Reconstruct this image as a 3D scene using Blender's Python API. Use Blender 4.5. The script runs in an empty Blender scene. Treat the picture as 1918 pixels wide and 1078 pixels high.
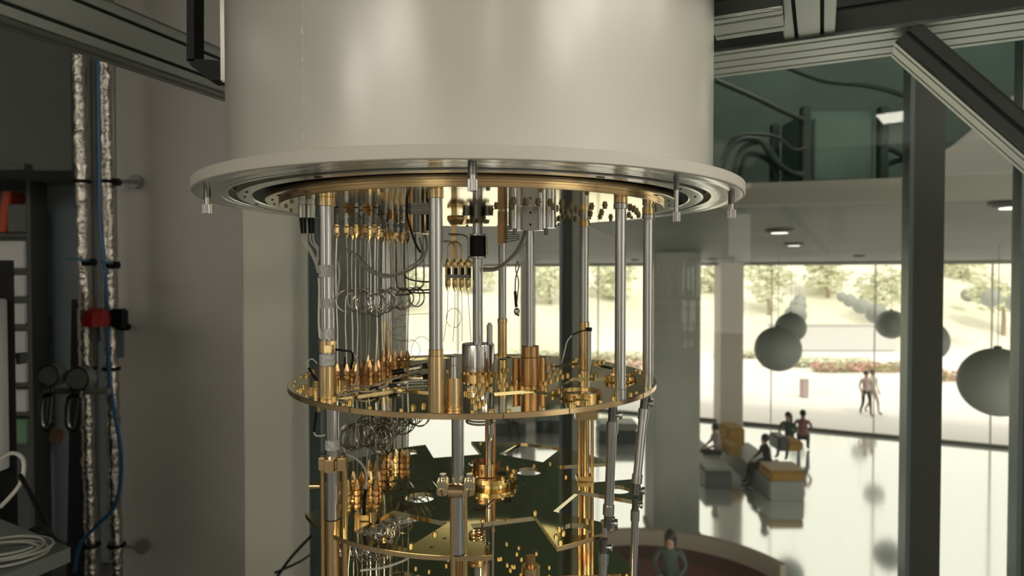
import bpy, bmesh, math, random
from mathutils import Vector, Matrix
random.seed(7)
PI = math.pi
sc = bpy.context.scene
COL = sc.collection
# ------------------------------------------------------------------ camera
CAMZ = 1.6
F = 1200.0
TH = math.atan(24.0 / F)
cam = bpy.data.cameras.new('camera')
cam.sensor_width = 36.0
cam.lens = F / 1918.0 * 36.0
cam.clip_start = 0.02
cam.clip_end = 400
cam.dof.use_dof = True
cam.dof.focus_distance = 0.84
cam.dof.aperture_fstop = 5.6
camo = bpy.data.objects.new('camera', cam)
COL.objects.link(camo)
camo.location = (0, 0, CAMZ)
camo.rotation_euler = (PI / 2 - TH, 0, 0)
sc.camera = camo
# ------------------------------------------------------------------ world, sun, exposure
w = bpy.data.worlds.new('sky')
sc.world = w
w.use_nodes = True
bg = w.node_tree.nodes['Background']
bg.inputs['Color'].default_value = (1.0, 0.925, 0.785, 1)
bg.inputs['Strength'].default_value = 1.45
sun = bpy.data.lights.new('sun', 'SUN')
sun.energy = 1.9
sun.angle = 0.3
sun.color = (1.0, 0.93, 0.78)
suno = bpy.data.objects.new('sun', sun)
suno.rotation_euler = (math.radians(38), math.radians(12), 0)
COL.objects.link(suno)
sc.view_settings.view_transform = 'Standard'
sc.view_settings.look = 'None'
sc.view_settings.exposure = 0.0
sc.view_settings.gamma = 1.0
sc.view_settings.use_curve_mapping = False
sc.cycles.max_bounces = 12
sc.cycles.diffuse_bounces = 5
sc.cycles.glossy_bounces = 7
sc.cycles.transparent_max_bounces = 12
sc.cycles.use_denoising = True
sc.cycles.sample_clamp_indirect = 6.0
sc.cycles.caustics_reflective = True


# ------------------------------------------------------------------ projection helpers (photo pixel -> point in the place)
def P(px, py, d):
    u = (px - 959.0) / F
    v = (539.0 - py) / F
    c, s = math.cos(TH), math.sin(TH)
    dx, dy, dz = u, c + v * s, -s + v * c
    k = d / dy
    return Vector((dx * k, d, CAMZ + dz * k))


def onp(px, py, zrel):
    p = P(px, py, 1.0)
    k = zrel / (p.z - CAMZ)
    return Vector((p.x * k, k, CAMZ + zrel))


AX = Vector((-0.058, 1.0, 0.0))


def AXZ(zrel):
    return Vector((AX.x, AX.y, CAMZ + zrel))


# ------------------------------------------------------------------ materials
MATS = {}


def mat(name, col, rough=0.5, metal=0.0, noise=0.0, nscale=20.0, bump=0.0, bscale=60.0, emit=None, estr=0.0,
        coat=0.0, spec=0.5, stretch=None, col2=None, alpha=1.0, rnoise=0.0):
    m = bpy.data.materials.new(name)
    m.use_nodes = True
    nt = m.node_tree
    b = nt.nodes['Principled BSDF']
    b.inputs['Base Color'].default_value = (*col, 1)
    b.inputs['Roughness'].default_value = rough
    b.inputs['Metallic'].default_value = metal
    b.inputs['Coat Weight'].default_value = coat
    b.inputs['Coat Roughness'].default_value = 0.2
    b.inputs['Specular IOR Level'].default_value = spec
    if emit:
        b.inputs['Emission Color'].default_value = (*emit, 1)
        b.inputs['Emission Strength'].default_value = estr
    tc = mp = None
    if noise or bump or col2 or rnoise:
        tc = nt.nodes.new('ShaderNodeTexCoord')
        mp = nt.nodes.new('ShaderNodeMapping')
        if stretch:
            mp.inputs['Scale'].default_value = stretch
        nt.links.new(tc.outputs['Object'], mp.inputs['Vector'])
    if noise or col2 or rnoise:
        n = nt.nodes.new('ShaderNodeTexNoise')
        n.inputs['Scale'].default_value = nscale
        n.inputs['Detail'].default_value = 4
        nt.links.new(mp.outputs['Vector'], n.inputs['Vector'])
        if noise or col2:
            mx = nt.nodes.new('ShaderNodeMix')
            mx.data_type = 'RGBA'
            c2 = col2 if col2 else tuple(max(0, c * (1 - noise)) for c in col)
            mx.inputs['A'].default_value = (*col, 1)
            mx.inputs['B'].default_value = (*c2, 1)
            r = nt.nodes.new('ShaderNodeValToRGB')
            r.color_ramp.elements[0].position = 0.35
            r.color_ramp.elements[1].position = 0.65
            nt.links.new(n.outputs['Fac'], r.inputs['Fac'])
            nt.links.new(r.outputs['Color'], mx.inputs['Factor'])
            nt.links.new(mx.outputs['Result'], b.inputs['Base Color'])
        if rnoise:
            mr = nt.nodes.new('ShaderNodeMapRange')
            mr.inputs['To Min'].default_value = max(0.0, rough - rnoise)
            mr.inputs['To Max'].default_value = rough + rnoise
            nt.links.new(n.outputs['Fac'], mr.inputs['Value'])
            nt.links.new(mr.outputs['Result'], b.inputs['Roughness'])
    if bump:
        n2 = nt.nodes.new('ShaderNodeTexNoise')
        n2.inputs['Scale'].default_value = bscale
        n2.inputs['Detail'].default_value = 3
        nt.links.new(mp.outputs['Vector'], n2.inputs['Vector'])
        bp = nt.nodes.new('ShaderNodeBump')
        bp.inputs['Strength'].default_value = bump
        bp.inputs['Distance'].default_value = 0.01
        nt.links.new(n2.outputs['Fac'], bp.inputs['Height'])
        nt.links.new(bp.outputs['Normal'], b.inputs['Normal'])
    MATS[name] = m
    return m


mat('white_paint', (0.67, 0.655, 0.59), 0.3, noise=0.04, nscale=4, coat=0.8, bump=0.02, bscale=9)
mat('white_paint_edge', (0.66, 0.635, 0.565), 0.4)
mat('aluminium', (0.82, 0.84, 0.82), 0.22, 1.0, rnoise=0.06, nscale=30)
mat('dark_gap', (0.02, 0.022, 0.02), 0.6)
mat('steel', (0.62, 0.62, 0.62), 0.13, 1.0)
mat('steel_dark', (0.20, 0.20, 0.19), 0.3, 1.0)
mat('steel_satin', (0.56, 0.56, 0.54), 0.22, 1.0)
mat('gold_mirror', (0.82, 0.72, 0.45), 0.06, 1.0, rnoise=0.02, nscale=15)
mat('gold_top', (0.93, 0.84, 0.62), 0.09, 1.0, rnoise=0.03, nscale=8)
mat('gold', (0.76, 0.56, 0.29), 0.17, 1.0, rnoise=0.05, nscale=40, stretch=(1, 1, 1))
mat('gold_satin', (0.84, 0.62, 0.35), 0.22, 1.0, rnoise=0.03, nscale=50)
mat('gold_bolt', (0.78, 0.60, 0.28), 0.22, 1.0)
mat('bolt_dark', (0.25, 0.20, 0.12), 0.35, 1.0)
mat('bronze', (0.60, 0.36, 0.17), 0.28, 1.0, noise=0.2, nscale=60)
mat('copper', (0.80, 0.46, 0.24), 0.22, 1.0)
mat('black_plastic', (0.008, 0.008, 0.008), 0.4, spec=0.25)
mat('black_metal', (0.006, 0.007, 0.007), 0.5, spec=0.2)
mat('grey_cable', (0.30, 0.30, 0.27), 0.5)
mat('white_cable', (0.65, 0.63, 0.57), 0.4)
mat('tape', (0.62, 0.62, 0.60), 0.35, noise=0.3, nscale=200, bump=0.3, bscale=300)
mat('coil_wire', (0.30, 0.29, 0.26), 0.25, 1.0)
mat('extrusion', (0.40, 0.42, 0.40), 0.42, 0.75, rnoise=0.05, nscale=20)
mat('extrusion_shaded', (0.045, 0.05, 0.047), 0.5, 0.4)  # frame aluminium with the shade of its sides put into the colour
mat('extrusion_lit', (0.66, 0.70, 0.66), 0.38, 0.7)  # same aluminium, glare on the undersides put into the colour
mat('groove', (0.015, 0.02, 0.018), 0.7)
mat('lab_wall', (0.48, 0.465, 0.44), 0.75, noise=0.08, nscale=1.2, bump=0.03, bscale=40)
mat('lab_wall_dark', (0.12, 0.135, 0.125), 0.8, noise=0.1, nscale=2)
mat('wall_strip', (0.72, 0.71, 0.60), 0.7, noise=0.04, nscale=2)
mat('lab_floor', (0.18, 0.18, 0.17), 0.4, noise=0.1, nscale=3)
mat('lab_ceiling', (0.22, 0.23, 0.22), 0.9, noise=0.05, nscale=3)
mat('foil', (0.62, 0.58, 0.53), 0.26, 1.0, bump=0.9, bscale=45)
mat('blue_hose', (0.02, 0.10, 0.22), 0.35)
mat('blue_handle', (0.01, 0.09, 0.12), 0.4)
mat('red_knob', (0.35, 0.012, 0.015), 0.45)
mat('dark_red_wire', (0.05, 0.008, 0.006), 0.5)
mat('orange_plastic', (0.45, 0.06, 0.02), 0.45)
mat('cabinet_blue', (0.13, 0.165, 0.18), 0.5)
mat('box_white', (0.62, 0.62, 0.62), 0.6)
mat('box_grey', (0.11, 0.12, 0.115), 0.6)
mat('green_box', (0.16, 0.30, 0.18), 0.6)
mat('pipe_grey', (0.22, 0.23, 0.22), 0.4, 0.3)
mat('desk', (0.14, 0.16, 0.15), 0.4)
mat('tag_brown', (0.24, 0.14, 0.08), 0.6)
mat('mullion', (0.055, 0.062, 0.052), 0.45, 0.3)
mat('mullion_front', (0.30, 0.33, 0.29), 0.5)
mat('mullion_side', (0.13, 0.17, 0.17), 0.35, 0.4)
mat('lobby_ceiling', (0.13, 0.145, 0.125), 0.55, noise=0.25, nscale=0.7)
mat('slab_edge', (0.36, 0.35, 0.30), 0.7)
mat('upper_wall', (0.11, 0.18, 0.15), 0.6, noise=0.3, nscale=1.5)
mat('upper_floor', (0.10, 0.14, 0.125), 0.6)
mat('cabinet_green', (0.08, 0.15, 0.125), 0.5)
mat('hose_dark', (0.02, 0.04, 0.035), 0.5)
mat('pale_panel', (0.42, 0.41, 0.37), 0.6)
mat('column_marble', (0.30, 0.315, 0.275), 0.45, col2=(0.21, 0.23, 0.20), nscale=0.8, stretch=(1, 1, 0.6))
mat('column_pale', (0.60, 0.54, 0.48), 0.6)
mat('column_beige', (0.40, 0.39, 0.33), 0.7, noise=0.04, nscale=0.5)
mat('lobby_floor', (0.90, 0.94, 0.92), 0.09, 0.68, rnoise=0.02, nscale=0.6)
mat('floor_joint', (0.30, 0.30, 0.28), 0.4)
mat('frame_dark', (0.10, 0.10, 0.09), 0.5)
mat('plaza', (0.84, 0.83, 0.82), 0.8, noise=0.04, nscale=0.2)
mat('hillside', (0.68, 0.68, 0.54), 0.9, col2=(0.82, 0.80, 0.72), nscale=0.12)
mat('leaf', (0.66, 0.69, 0.50), 0.8, col2=(0.80, 0.80, 0.66), nscale=1.2)
mat('flower', (0.72, 0.40, 0.40), 0.8, col2=(0.50, 0.52, 0.3), nscale=1.5)
mat('trunk', (0.35, 0.28, 0.2), 0.8)
mat('far_building', (0.62, 0.64, 0.60), 0.8)
mat('far_window', (0.42, 0.47, 0.47), 0.3)
mat('ball', (0.30, 0.325, 0.30), 0.55)
mat('ball_cap', (0.05, 0.05, 0.05), 0.5)
mat('cushion_mustard', (0.42, 0.25, 0.05), 0.8, noise=0.1, nscale=4)
mat('cushion_light', (0.72, 0.60, 0.40), 0.8)
mat('plinth_white', (0.34, 0.36, 0.34), 0.5)
mat('plinth_dark', (0.075, 0.09, 0.085), 0.5)
mat('sofa_red', (0.10, 0.022, 0.018), 0.6)
mat('sofa_edge', (0.38, 0.33, 0.26), 0.6)
mat('skin', (0.48, 0.30, 0.21), 0.6)
mat('hair', (0.02, 0.015, 0.012), 0.5)
mat('cloth_dark', (0.03, 0.035, 0.035), 0.8)
mat('cloth_green', (0.07, 0.10, 0.08), 0.8)
mat('cloth_red', (0.30, 0.14, 0.12), 0.8)
mat('cloth_pink', (0.45, 0.36, 0.36), 0.8)
mat('cloth_white', (0.6, 0.58, 0.55), 0.8)
mat('lamp_panel', (0.8, 0.8, 0.8), 0.5, emit=(1.0, 0.93, 0.80), estr=12.0)
mat('lamp_panel_far', (0.8, 0.8, 0.8), 0.5, emit=(1.0, 0.95, 0.86), estr=1.6)
mat('equipment', (0.07, 0.075, 0.07), 0.5)


def glass_mat(name, tint, extra=0.0):
    m = bpy.data.materials.new(name)
    m.use_nodes = True
    nt = m.node_tree
    nt.nodes.clear()
    out = nt.nodes.new('ShaderNodeOutputMaterial')
    t = nt.nodes.new('ShaderNodeBsdfTransparent')
    t.inputs['Color'].default_value = (*tint, 1)
    g = nt.nodes.new('ShaderNodeBsdfGlossy')
    g.inputs['Roughness'].default_value = 0.01
    fr = nt.nodes.new('ShaderNodeFresnel')
    fr.inputs['IOR'].default_value = 1.5
    mx = nt.nodes.new('ShaderNodeMixShader')
    nt.links.new(fr.outputs['Fac'], mx.inputs['Fac'])
    nt.links.new(t.outputs[0], mx.inputs[1])
    nt.links.new(g.outputs[0], mx.inputs[2])
    nt.links.new(mx.outputs[0], out.inputs[0])
    MATS[name] = m
    return m


glass_mat('glass', (0.97, 0.985, 0.965))


# ------------------------------------------------------------------ mesh builder
def frame_of(d):
    d = d.normalized()
    a = Vector((0, 0, 1)) if abs(d.z) < 0.9 else Vector((1, 0, 0))
    x = d.cross(a).normalized()
    y = d.cross(x).normalized()
    return x, y


class MB:
    def __init__(self):
        self.bm = bmesh.new()

    def ring(self, c, x, y, r, n, ph=0.0):
        return [self.bm.verts.new(c + x * (r * math.cos(2 * PI * i / n + ph)) + y * (r * math.sin(2 * PI * i / n + ph))) for i in range(n)]

    def cyl(self, p0, p1, r, n=20, r2=None, caps=True, ph=0.0):
        p0, p1 = Vector(p0), Vector(p1)
        x, y = frame_of(p1 - p0)
        a = self.ring(p0, x, y, r, n, ph)
        b = self.ring(p1, x, y, r if r2 is None else r2, n, ph)
        for i in range(n):
            j = (i + 1) % n
            self.bm.faces.new((a[i], a[j], b[j], b[i]))
        if caps:
            self.bm.faces.new(a[::-1])
            self.bm.faces.new(b)
        return self

    def v(self, x, y, z0, z1, r, n=20, r2=None, ph=0.0):  # vertical cylinder
        return self.cyl((x, y, z0), (x, y, z1), r, n, r2, True, ph)

    def lathe(self, c, prof, n=32, close=False):
        c = Vector(c)
        rings = []
        for r, z in prof:
            if r < 1e-6:
                rings.append([self.bm.verts.new(c + Vector((0, 0, z)))])
            else:
                rings.append([self.bm.verts.new(c + Vector((r * math.cos(2 * PI * i / n), r * math.sin(2 * PI * i / n), z))) for i in range(n)])
        ks = list(range(len(rings) - 1))
        pairs = [(rings[k], rings[k + 1]) for k in ks]
        if close:
            pairs.append((rings[-1], rings[0]))
        for a, b in pairs:
            for i in range(n):
                j = (i + 1) % n
                if len(a) == 1 and len(b) == 1:
                    continue
                if len(a) == 1:
                    self.bm.faces.new((a[0], b[i], b[j]))
                elif len(b) == 1:
                    self.bm.faces.new((a[i], a[j], b[0]))
                else:
                    self.bm.faces.new((a[i], a[j], b[j], b[i]))
        return self

    def box(self, c, s, rz=0.0, R=None, bev=0.0):
        c = Vector(c)
        M = R if R is not None else Matrix.Rotation(rz, 3, 'Z')
        vs = []
        for dz in (-1, 1):
            for dx, dy in ((-1, -1), (1, -1), (1, 1), (-1, 1)):
                vs.append(self.bm.verts.new(c + M @ Vector((dx * s[0] / 2, dy * s[1] / 2, dz * s[2] / 2))))
        fs = [(3, 2, 1, 0), (4, 5, 6, 7), (0, 1, 5, 4), (1, 2, 6, 5), (2, 3, 7, 6), (3, 0, 4, 7)]
        new = [self.bm.faces.new([vs[i] for i in f]) for f in fs]
        if bev:
            es = set(e for f in new for e in f.edges)
            bmesh.ops.bevel(self.bm, geom=list(es), offset=bev, segments=2, affect='EDGES', clamp_overlap=True)
        return self

    def bar(self, p0, p1, wd, ht, up=None, bev=0.0):  # a bar from p0 to p1; wd sideways, ht along up
        p0, p1 = Vector(p0), Vector(p1)
        d = (p1 - p0)
        L = d.length
        d.normalize()
        up = Vector(up) if up is not None else Vector((0, 0, 1))
        side = d.cross(up).normalized()
        u = side.cross(d).normalized()
        R = Matrix((d, side, u)).transposed()
        return self.box((p0 + p1) / 2, (L, wd, ht), R=R, bev=bev)

    def tube(self, pts, r, n=8, caps=True):
        pts = [Vector(p) for p in pts]
        m = len(pts)
        prev = None
        rings = []
        for i, p in enumerate(pts):
            if i == 0:
                d = pts[1] - pts[0]
            elif i == m - 1:
                d = pts[-1] - pts[-2]
            else:
                d = pts[i + 1] - pts[i - 1]
            if d.length < 1e-9:
                d = Vector((0, 0, 1))
            d.normalize()
            if prev is None:
                x, y = frame_of(d)
            else:
                x = prev - d * prev.dot(d)
                if x.length < 1e-6:
                    x, _ = frame_of(d)
                x.normalize()
                y = d.cross(x)
            prev = x
            rr = r[i] if isinstance(r, (list, tuple)) else r
            rings.append(self.ring(p, x, y, rr, n))
        for a, b in zip(rings, rings[1:]):
            for i in range(n):
                j = (i + 1) % n
                self.bm.faces.new((a[i], a[j], b[j], b[i]))
        if caps:
            self.bm.faces.new(rings[0][::-1])
            self.bm.faces.new(rings[-1])
        return self

    def sphere(self, c, r, n=16, sz=1.0, sx=1.0, sy=1.0):
        m = Matrix.Translation(Vector(c)) @ Matrix.Diagonal((r * sx, r * sy, r * sz, 1))
        bmesh.ops.create_uvsphere(self.bm, u_segments=n, v_segments=max(6, n // 2), radius=1.0, matrix=m)
        return self

    def torus(self, c, R, r, n=32, k=8, rot=None):
        c = Vector(c)
        rot = rot or Matrix.Identity(3)
        rs = []
        for i in range(n):
            a = 2 * PI * i / n
            rs.append([self.bm.verts.new(c + rot @ Vector(((R + r * math.cos(2 * PI * j / k)) * math.cos(a), (R + r * math.cos(2 * PI * j / k)) * math.sin(a), r * math.sin(2 * PI * j / k)))) for j in range(k)])
        for i in range(n):
            for j in range(k):
                self.bm.faces.new((rs[i][j], rs[(i + 1) % n][j], rs[(i + 1) % n][(j + 1) % k], rs[i][(j + 1) % k]))
        return self

    def prism(self, poly, z0, z1):
        a = [self.bm.verts.new((p[0], p[1], z0)) for p in poly]
        b = [self.bm.verts.new((p[0], p[1], z1)) for p in poly]
        n = len(poly)
        for i in range(n):
            j = (i + 1) % n
            self.bm.faces.new((a[i], a[j], b[j], b[i]))
        self.bm.faces.new(a[::-1])
        self.bm.faces.new(b)
        return self

    def mesh(self, name, m, angle=35):
        bmesh.ops.recalc_face_normals(self.bm, faces=self.bm.faces[:])
        me = bpy.data.meshes.new(name)
        self.bm.to_mesh(me)
        self.bm.free()
        for p in me.polygons:
            p.use_smooth = True
        me.set_sharp_from_angle(angle=math.radians(angle))
        if m:
            me.materials.append(MATS[m])
        return me


def finish(o, label=None, cat=None, group=None, kind=None):
    if label: o['label'] = label
    if cat: o['category'] = cat
    if group: o['group'] = group
    if kind: o['kind'] = kind
    return o


def obj(name, mb, m, parent=None, world=True, angle=35, loc=None):
    """link a builder (or a ready mesh) as ONE object; world=True: its coordinates are world ones"""
    me = mb.mesh(name, m, angle) if isinstance(mb, MB) else mb
    o = bpy.data.objects.new(name, me)
    COL.objects.link(o)
    if parent is not None:
        o.parent = parent
        if world:
            base = Vector((0, 0, 0))
            q = parent
            while q is not None:
                base += Vector(q.location)
                q = q.parent
            me.transform(Matrix.Translation(-base))
        if loc is not None:
            o.location = loc
    else:
        if loc is not None:
            o.location = loc
    return o


def single(name, mb, m, label, cat, group=None, angle=35):
    o = obj(name, mb, m, None, angle=angle)
    # origin to the bottom centre of the mesh
    me = o.data
    xs = [v.co.x for v in me.vertices]; ys = [v.co.y for v in me.vertices]; zs = [v.co.z for v in me.vertices]
    b = Vector(((min(xs) + max(xs)) / 2, (min(ys) + max(ys)) / 2, min(zs)))
    me.transform(Matrix.Translation(-b))
    o.location = b
    return finish(o, label, cat, group)


def thing(name, loc, label, cat, group=None):
    o = bpy.data.objects.new(name, None)
    o.empty_display_size = 0.02
    COL.objects.link(o)
    o.location = loc
    return finish(o, label, cat, group)


def struct(name, mb, m, parent=None, angle=35):
    o = obj(name, mb, m, parent, angle=angle)
    if parent is None:
        o['kind'] = 'structure'
    return o


def dup(root, loc, rotz=0.0, label=None, group=None):
    r = root.copy(); COL.objects.link(r); r.location = loc; r.rotation_euler = (0, 0, rotz)
    if label: r['label'] = label
    if group: r['group'] = group
    for ch in list(root.children):
        c = ch.copy(); COL.objects.link(c); c.parent = r
        for g in ch.children:
            d = g.copy(); COL.objects.link(d); d.parent = c
    return r


def smooth_path(pts, k=8):
    """Catmull-Rom through the points"""
    pts = [Vector(p) for p in pts]
    out = []
    n = len(pts)
    for i in range(n - 1):
        p0 = pts[max(i - 1, 0)]; p1 = pts[i]; p2 = pts[i + 1]; p3 = pts[min(i + 2, n - 1)]
        for j in range(k):
            t = j / k
            out.append(0.5 * ((2 * p1) + (-p0 + p2) * t + (2 * p0 - 5 * p1 + 4 * p2 - p3) * t * t + (-p0 + 3 * p1 - 3 * p2 + p3) * t ** 3))
    out.append(pts[-1])
    return out


def plate_mesh(name, outline, holes, z0, z1, m, bevel=0.0):
    """flat plate with holes: a filled 2D curve extruded, turned to mesh"""
    cu = bpy.data.curves.new(name, 'CURVE')
    cu.dimensions = '2D'
    cu.fill_mode = 'BOTH'
    cu.extrude = (z1 - z0) / 2 - bevel
    cu.bevel_depth = bevel
    cu.bevel_resolution = 1
    for loop in [outline] + holes:
        s = cu.splines.new('POLY')
        s.points.add(len(loop) - 1)
        for i, p in enumerate(loop):
            s.points[i].co = (p[0], p[1], 0, 1)
        s.use_cyclic_u = True
    o = bpy.data.objects.new(name, cu)
    COL.objects.link(o)
    dg = bpy.context.evaluated_depsgraph_get()
    me = bpy.data.meshes.new_from_object(o.evaluated_get(dg))
    bpy.data.objects.remove(o)
    bpy.data.curves.remove(cu)
    bm = bmesh.new()
    bm.from_mesh(me)
    bmesh.ops.remove_doubles(bm, verts=bm.verts[:], dist=1e-6)
    bmesh.ops.translate(bm, verts=bm.verts[:], vec=(0, 0, (z0 + z1) / 2))
    bmesh.ops.recalc_face_normals(bm, faces=bm.faces[:])
    bm.to_mesh(me)
    bm.free()
    me.name = name
    me.materials.clear()
    me.materials.append(MATS[m])
    for p in me.polygons:
        p.use_smooth = abs(p.normal.z) < 0.5
    me.set_sharp_from_angle(angle=math.radians(30))
    return me


def circ(cx, cy, r, n=32, a0=0.0):
    return [(cx + r * math.cos(a0 + 2 * PI * i / n), cy + r * math.sin(a0 + 2 * PI * i / n)) for i in range(n)]


def O(n):
    return ['first', 'second', 'third', 'fourth', 'fifth', 'sixth', 'seventh', 'eighth', 'ninth', 'tenth', 'eleventh', 'twelfth'][n]


# ================================================================== THE SETTING
LZ = CAMZ - 5.4          # lobby floor
V = Vector((1.0, -0.344, 0)).normalized()      # direction of the glass wall
U = Vector((0.344, 1.0, 0)).normalized()
GW0 = Vector((-0.97, 3.23, 0))


def gw(s, off=0.0):      # a point of the glass wall, s metres from its left end
    return GW0 + V * s + U * off


RZV = math.atan2(V.y, V.x)
# lab shell
struct('floor', MB().prism([(-5.3, -3.7), (3.8, -3.6), (4.6, 1.25), (-0.94, 3.2), (-0.94, 4.05), (-5.3, 4.05)], -0.2, 0.0), 'lab_floor')
struct('ceiling', MB().prism([(-5.3, -3.7), (3.9, -3.7), (4.7, 1.25), (-0.94, 3.3), (-0.94, 4.05), (-5.3, 4.05)], 3.5, 3.7), 'lab_ceiling')
mb = MB()
for x0, x1, z0, z1 in ((-5.3, -2.0, 0, 3.5), (-2.0, -1.0, 0, 0.8), (-2.0, -1.0, 2.9, 3.5), (-1.0, 3.95, 0, 3.5)):
    mb.box(((x0 + x1) / 2, -3.65, (z0 + z1) / 2), (x1 - x0, 0.1, z1 - z0))
struct('wall_back', mb, 'lab_wall')
o = struct('window_6', MB().box((-1.5, -3.65, 1.85), (1.0, 0.012, 2.1)), 'glass')
struct('wall_left', MB().box((-5.25, 0.0, 1.75), (0.1, 7.8, 3.5)), 'lab_wall')
wr0, wr1 = Vector((3.85, -3.6, 0)), Vector((4.65, 1.25, 0))
mb = MB()
for a, b, z0, z1 in ((0, 0.04, 0, 3.5), (0.04, 0.46, 0, 0.3), (0.04, 0.46, 3.2, 3.5), (0.46, 1, 0, 3.5)):
    mb.bar(wr0.lerp(wr1, a) + Vector((0, 0, (z0 + z1) / 2)), wr0.lerp(wr1, b) + Vector((0, 0, (z0 + z1) / 2)), 0.1, z1 - z0)
struct('wall_right', mb, 'lab_wall')
struct('window_7', MB().bar(wr0.lerp(wr1, 0.04) + Vector((0, 0, 1.75)), wr0.lerp(wr1, 0.46) + Vector((0, 0, 1.75)), 0.012, 2.9), 'glass')
# wall behind the pipes, its pale end by the glass, recess wall and soffit
struct('wall_front', MB().prism([(-1.96, 3.10), (-1.28, 3.04), (-1.28, 3.5), (-1.96, 3.5)], 0, 3.5), 'lab_wall')
struct('wall_front_end', MB().prism([(-1.28, 3.05), (-1.03, 3.34), (-1.03, 3.5), (-1.28, 3.5)], 0, 3.5), 'wall_strip')
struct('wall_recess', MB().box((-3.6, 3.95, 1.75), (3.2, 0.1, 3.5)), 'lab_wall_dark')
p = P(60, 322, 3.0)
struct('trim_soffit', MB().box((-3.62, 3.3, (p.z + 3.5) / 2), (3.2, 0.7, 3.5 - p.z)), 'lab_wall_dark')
struct('trim_soffit_lip', MB().box((-2.85, 2.93, p.z + 0.01), (1.3, 0.06, 0.03)), 'equipment')

# lab ceiling lamps; the wide and big ones are unseen, added as extra light
for k, (x, y, wx, wy) in enumerate(((-1.52, -3.0, 0.24, 0.9), (0.70, -3.2, 0.26, 0.5), (2.7, -2.6, 1.3, 0.7), (2.75, -1.5, 1.3, 0.7), (2.8, -0.4, 1.3, 0.7), (2.9, 0.7, 1.3, 0.7), (-2.3, -3.05, 1.5, 0.9), (-4.1, -3.05, 1.5, 0.9))):
    t = thing('ceiling_or_fill_light', (x, y, (3.27, 3.42)[k] if k < 2 else 3.5), ['narrow ceiling lamp behind the viewer, glinting on the white cylinder', 'small ceiling lamp behind the viewer, mirrored in the glass', 'rearmost of four added wide lamps at the right', 'third of four added wide lamps at the right', 'second of four added wide lamps at the right', 'front one of four added wide lamps at the right', 'inner one of two big fill lamps added at the left rear', 'outer one of two big fill lamps added at the left rear'][k], 'light')
    obj('light_frame', MB().box((0, 0, -0.02), (wx + 0.06, wy + 0.06, 0.04), bev=0.004), 'equipment', t, world=False)
    if k < 2:
        for dy in (-wy / 2, wy / 2):
            obj('hanger', MB().v(0, dy, 0, 3.5 - t.location.z, 0.004, 8), 'equipment', t, world=False)
    obj('diffuser', MB().box((0, 0, -0.045), (wx, wy, 0.01)), 'lamp_panel', t, world=False)

# glass wall: mullions and panes
S = [0.0, 1.32, 2.64]


def mullion(i, s, wd, dp, label):
    q = gw(s)
    o = MB()
    o.box((0, 0, 0), (wd, dp, 7.6), RZV)
    t = obj('trim_%d' % i, o, 'mullion', None, loc=(q.x, q.y, CAMZ - 0.2))
    t['kind'] = 'structure'
    t['label'] = label
    c = MB().box((0, 0, 0), (0.014, dp + 0.03, 7.6), RZV)
    if i == 1:
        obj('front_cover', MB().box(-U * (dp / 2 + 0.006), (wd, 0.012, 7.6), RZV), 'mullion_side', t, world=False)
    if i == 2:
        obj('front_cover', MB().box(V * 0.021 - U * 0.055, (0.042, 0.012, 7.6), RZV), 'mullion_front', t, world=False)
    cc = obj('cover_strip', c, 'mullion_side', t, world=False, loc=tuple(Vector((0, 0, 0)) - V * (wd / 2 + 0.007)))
    return t


mullion(1, S[0] + 0.02, 0.055, 0.10, 'dark grey vertical window post beside the pale wall end')
mullion(2, S[1], 0.085, 0.10, 'dark vertical window post seen between the steel rods')
mullion(3, S[2], 0.10, 0.08, 'broad dark vertical window post right of the cryostat')
mullion(4, S[2] + 0.305, 0.02, 0.05, 'thin window post at the right edge')
for k, (a, b) in enumerate([(0.05, 1.275), (1.37, 2.58), (2.70, 2.93), (2.96, 4.4), (4.4, 5.75)]):
    q = (gw(a) + gw(b)) / 2
    g = MB().box((0, 0, 0), (b - a, 0.012, 7.6), RZV)
    o = obj('window_%d' % (k + 1), g, 'glass', None, loc=(q.x, q.y, CAMZ - 0.2))
    o['kind'] = 'structure'
# floor edge below glass
struct('trim_5', MB().bar(gw(0.0, 0.0) + Vector((0, 0, -0.25)), gw(5.7) + Vector((0, 0, -0.25)), 0.2, 0.3), 'mullion')

# lobby
FA = Vector((6.96, 23.8, 0))
FV = Vector((1, -0.466, 0)).normalized()


def fac(s, z=0.0):
    q = FA + FV * s
    return Vector((q.x, q.y, z))


f0, f1 = fac(-26), fac(22)
struct('floor_lobby', MB().prism([(-18, 3.6), (5, 1.2), (24, -2), (f1.x, f1.y), (f0.x, f0.y)], LZ - 0.3, LZ), 'lobby_floor')
cz = CAMZ + 0.47
e0, e1 = Vector((-9, 7.3, 0)), Vector((9, 2.2, 0))
struct('ceiling_lobby', MB().prism([(e0.x, e0.y), (e1.x, e1.y), (30, 2), (f1.x + 0.3, f1.y + 0.5), (f0.x, f0.y + 0.5)], cz, cz + 0.14), 'lobby_ceiling')
struct('trim_6', MB().bar(e0 + Vector((0, -0.03, cz + 0.062)), e1 + Vector((0, -0.03, cz + 0.062)), 0.06, 0.15), 'slab_edge')
struct('wall_upper', MB().bar(e0 + Vector((0, 2.6, cz + 1.9)), e1 + Vector((6, 2.6 - 1.7, cz + 1.9)), 0.2, 3.6), 'upper_wall')
struct('ceiling_upper', MB().prism([(-9, 3.0), (9, -1.0), (12, 6), (-9, 11)], cz + 2.6, cz + 2.8), 'upper_floor')
struct('wall_lobby_left', MB().bar((-9, 3.5, 0), (-18, 26, 0), 0.3, 11), 'column_beige')
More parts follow.
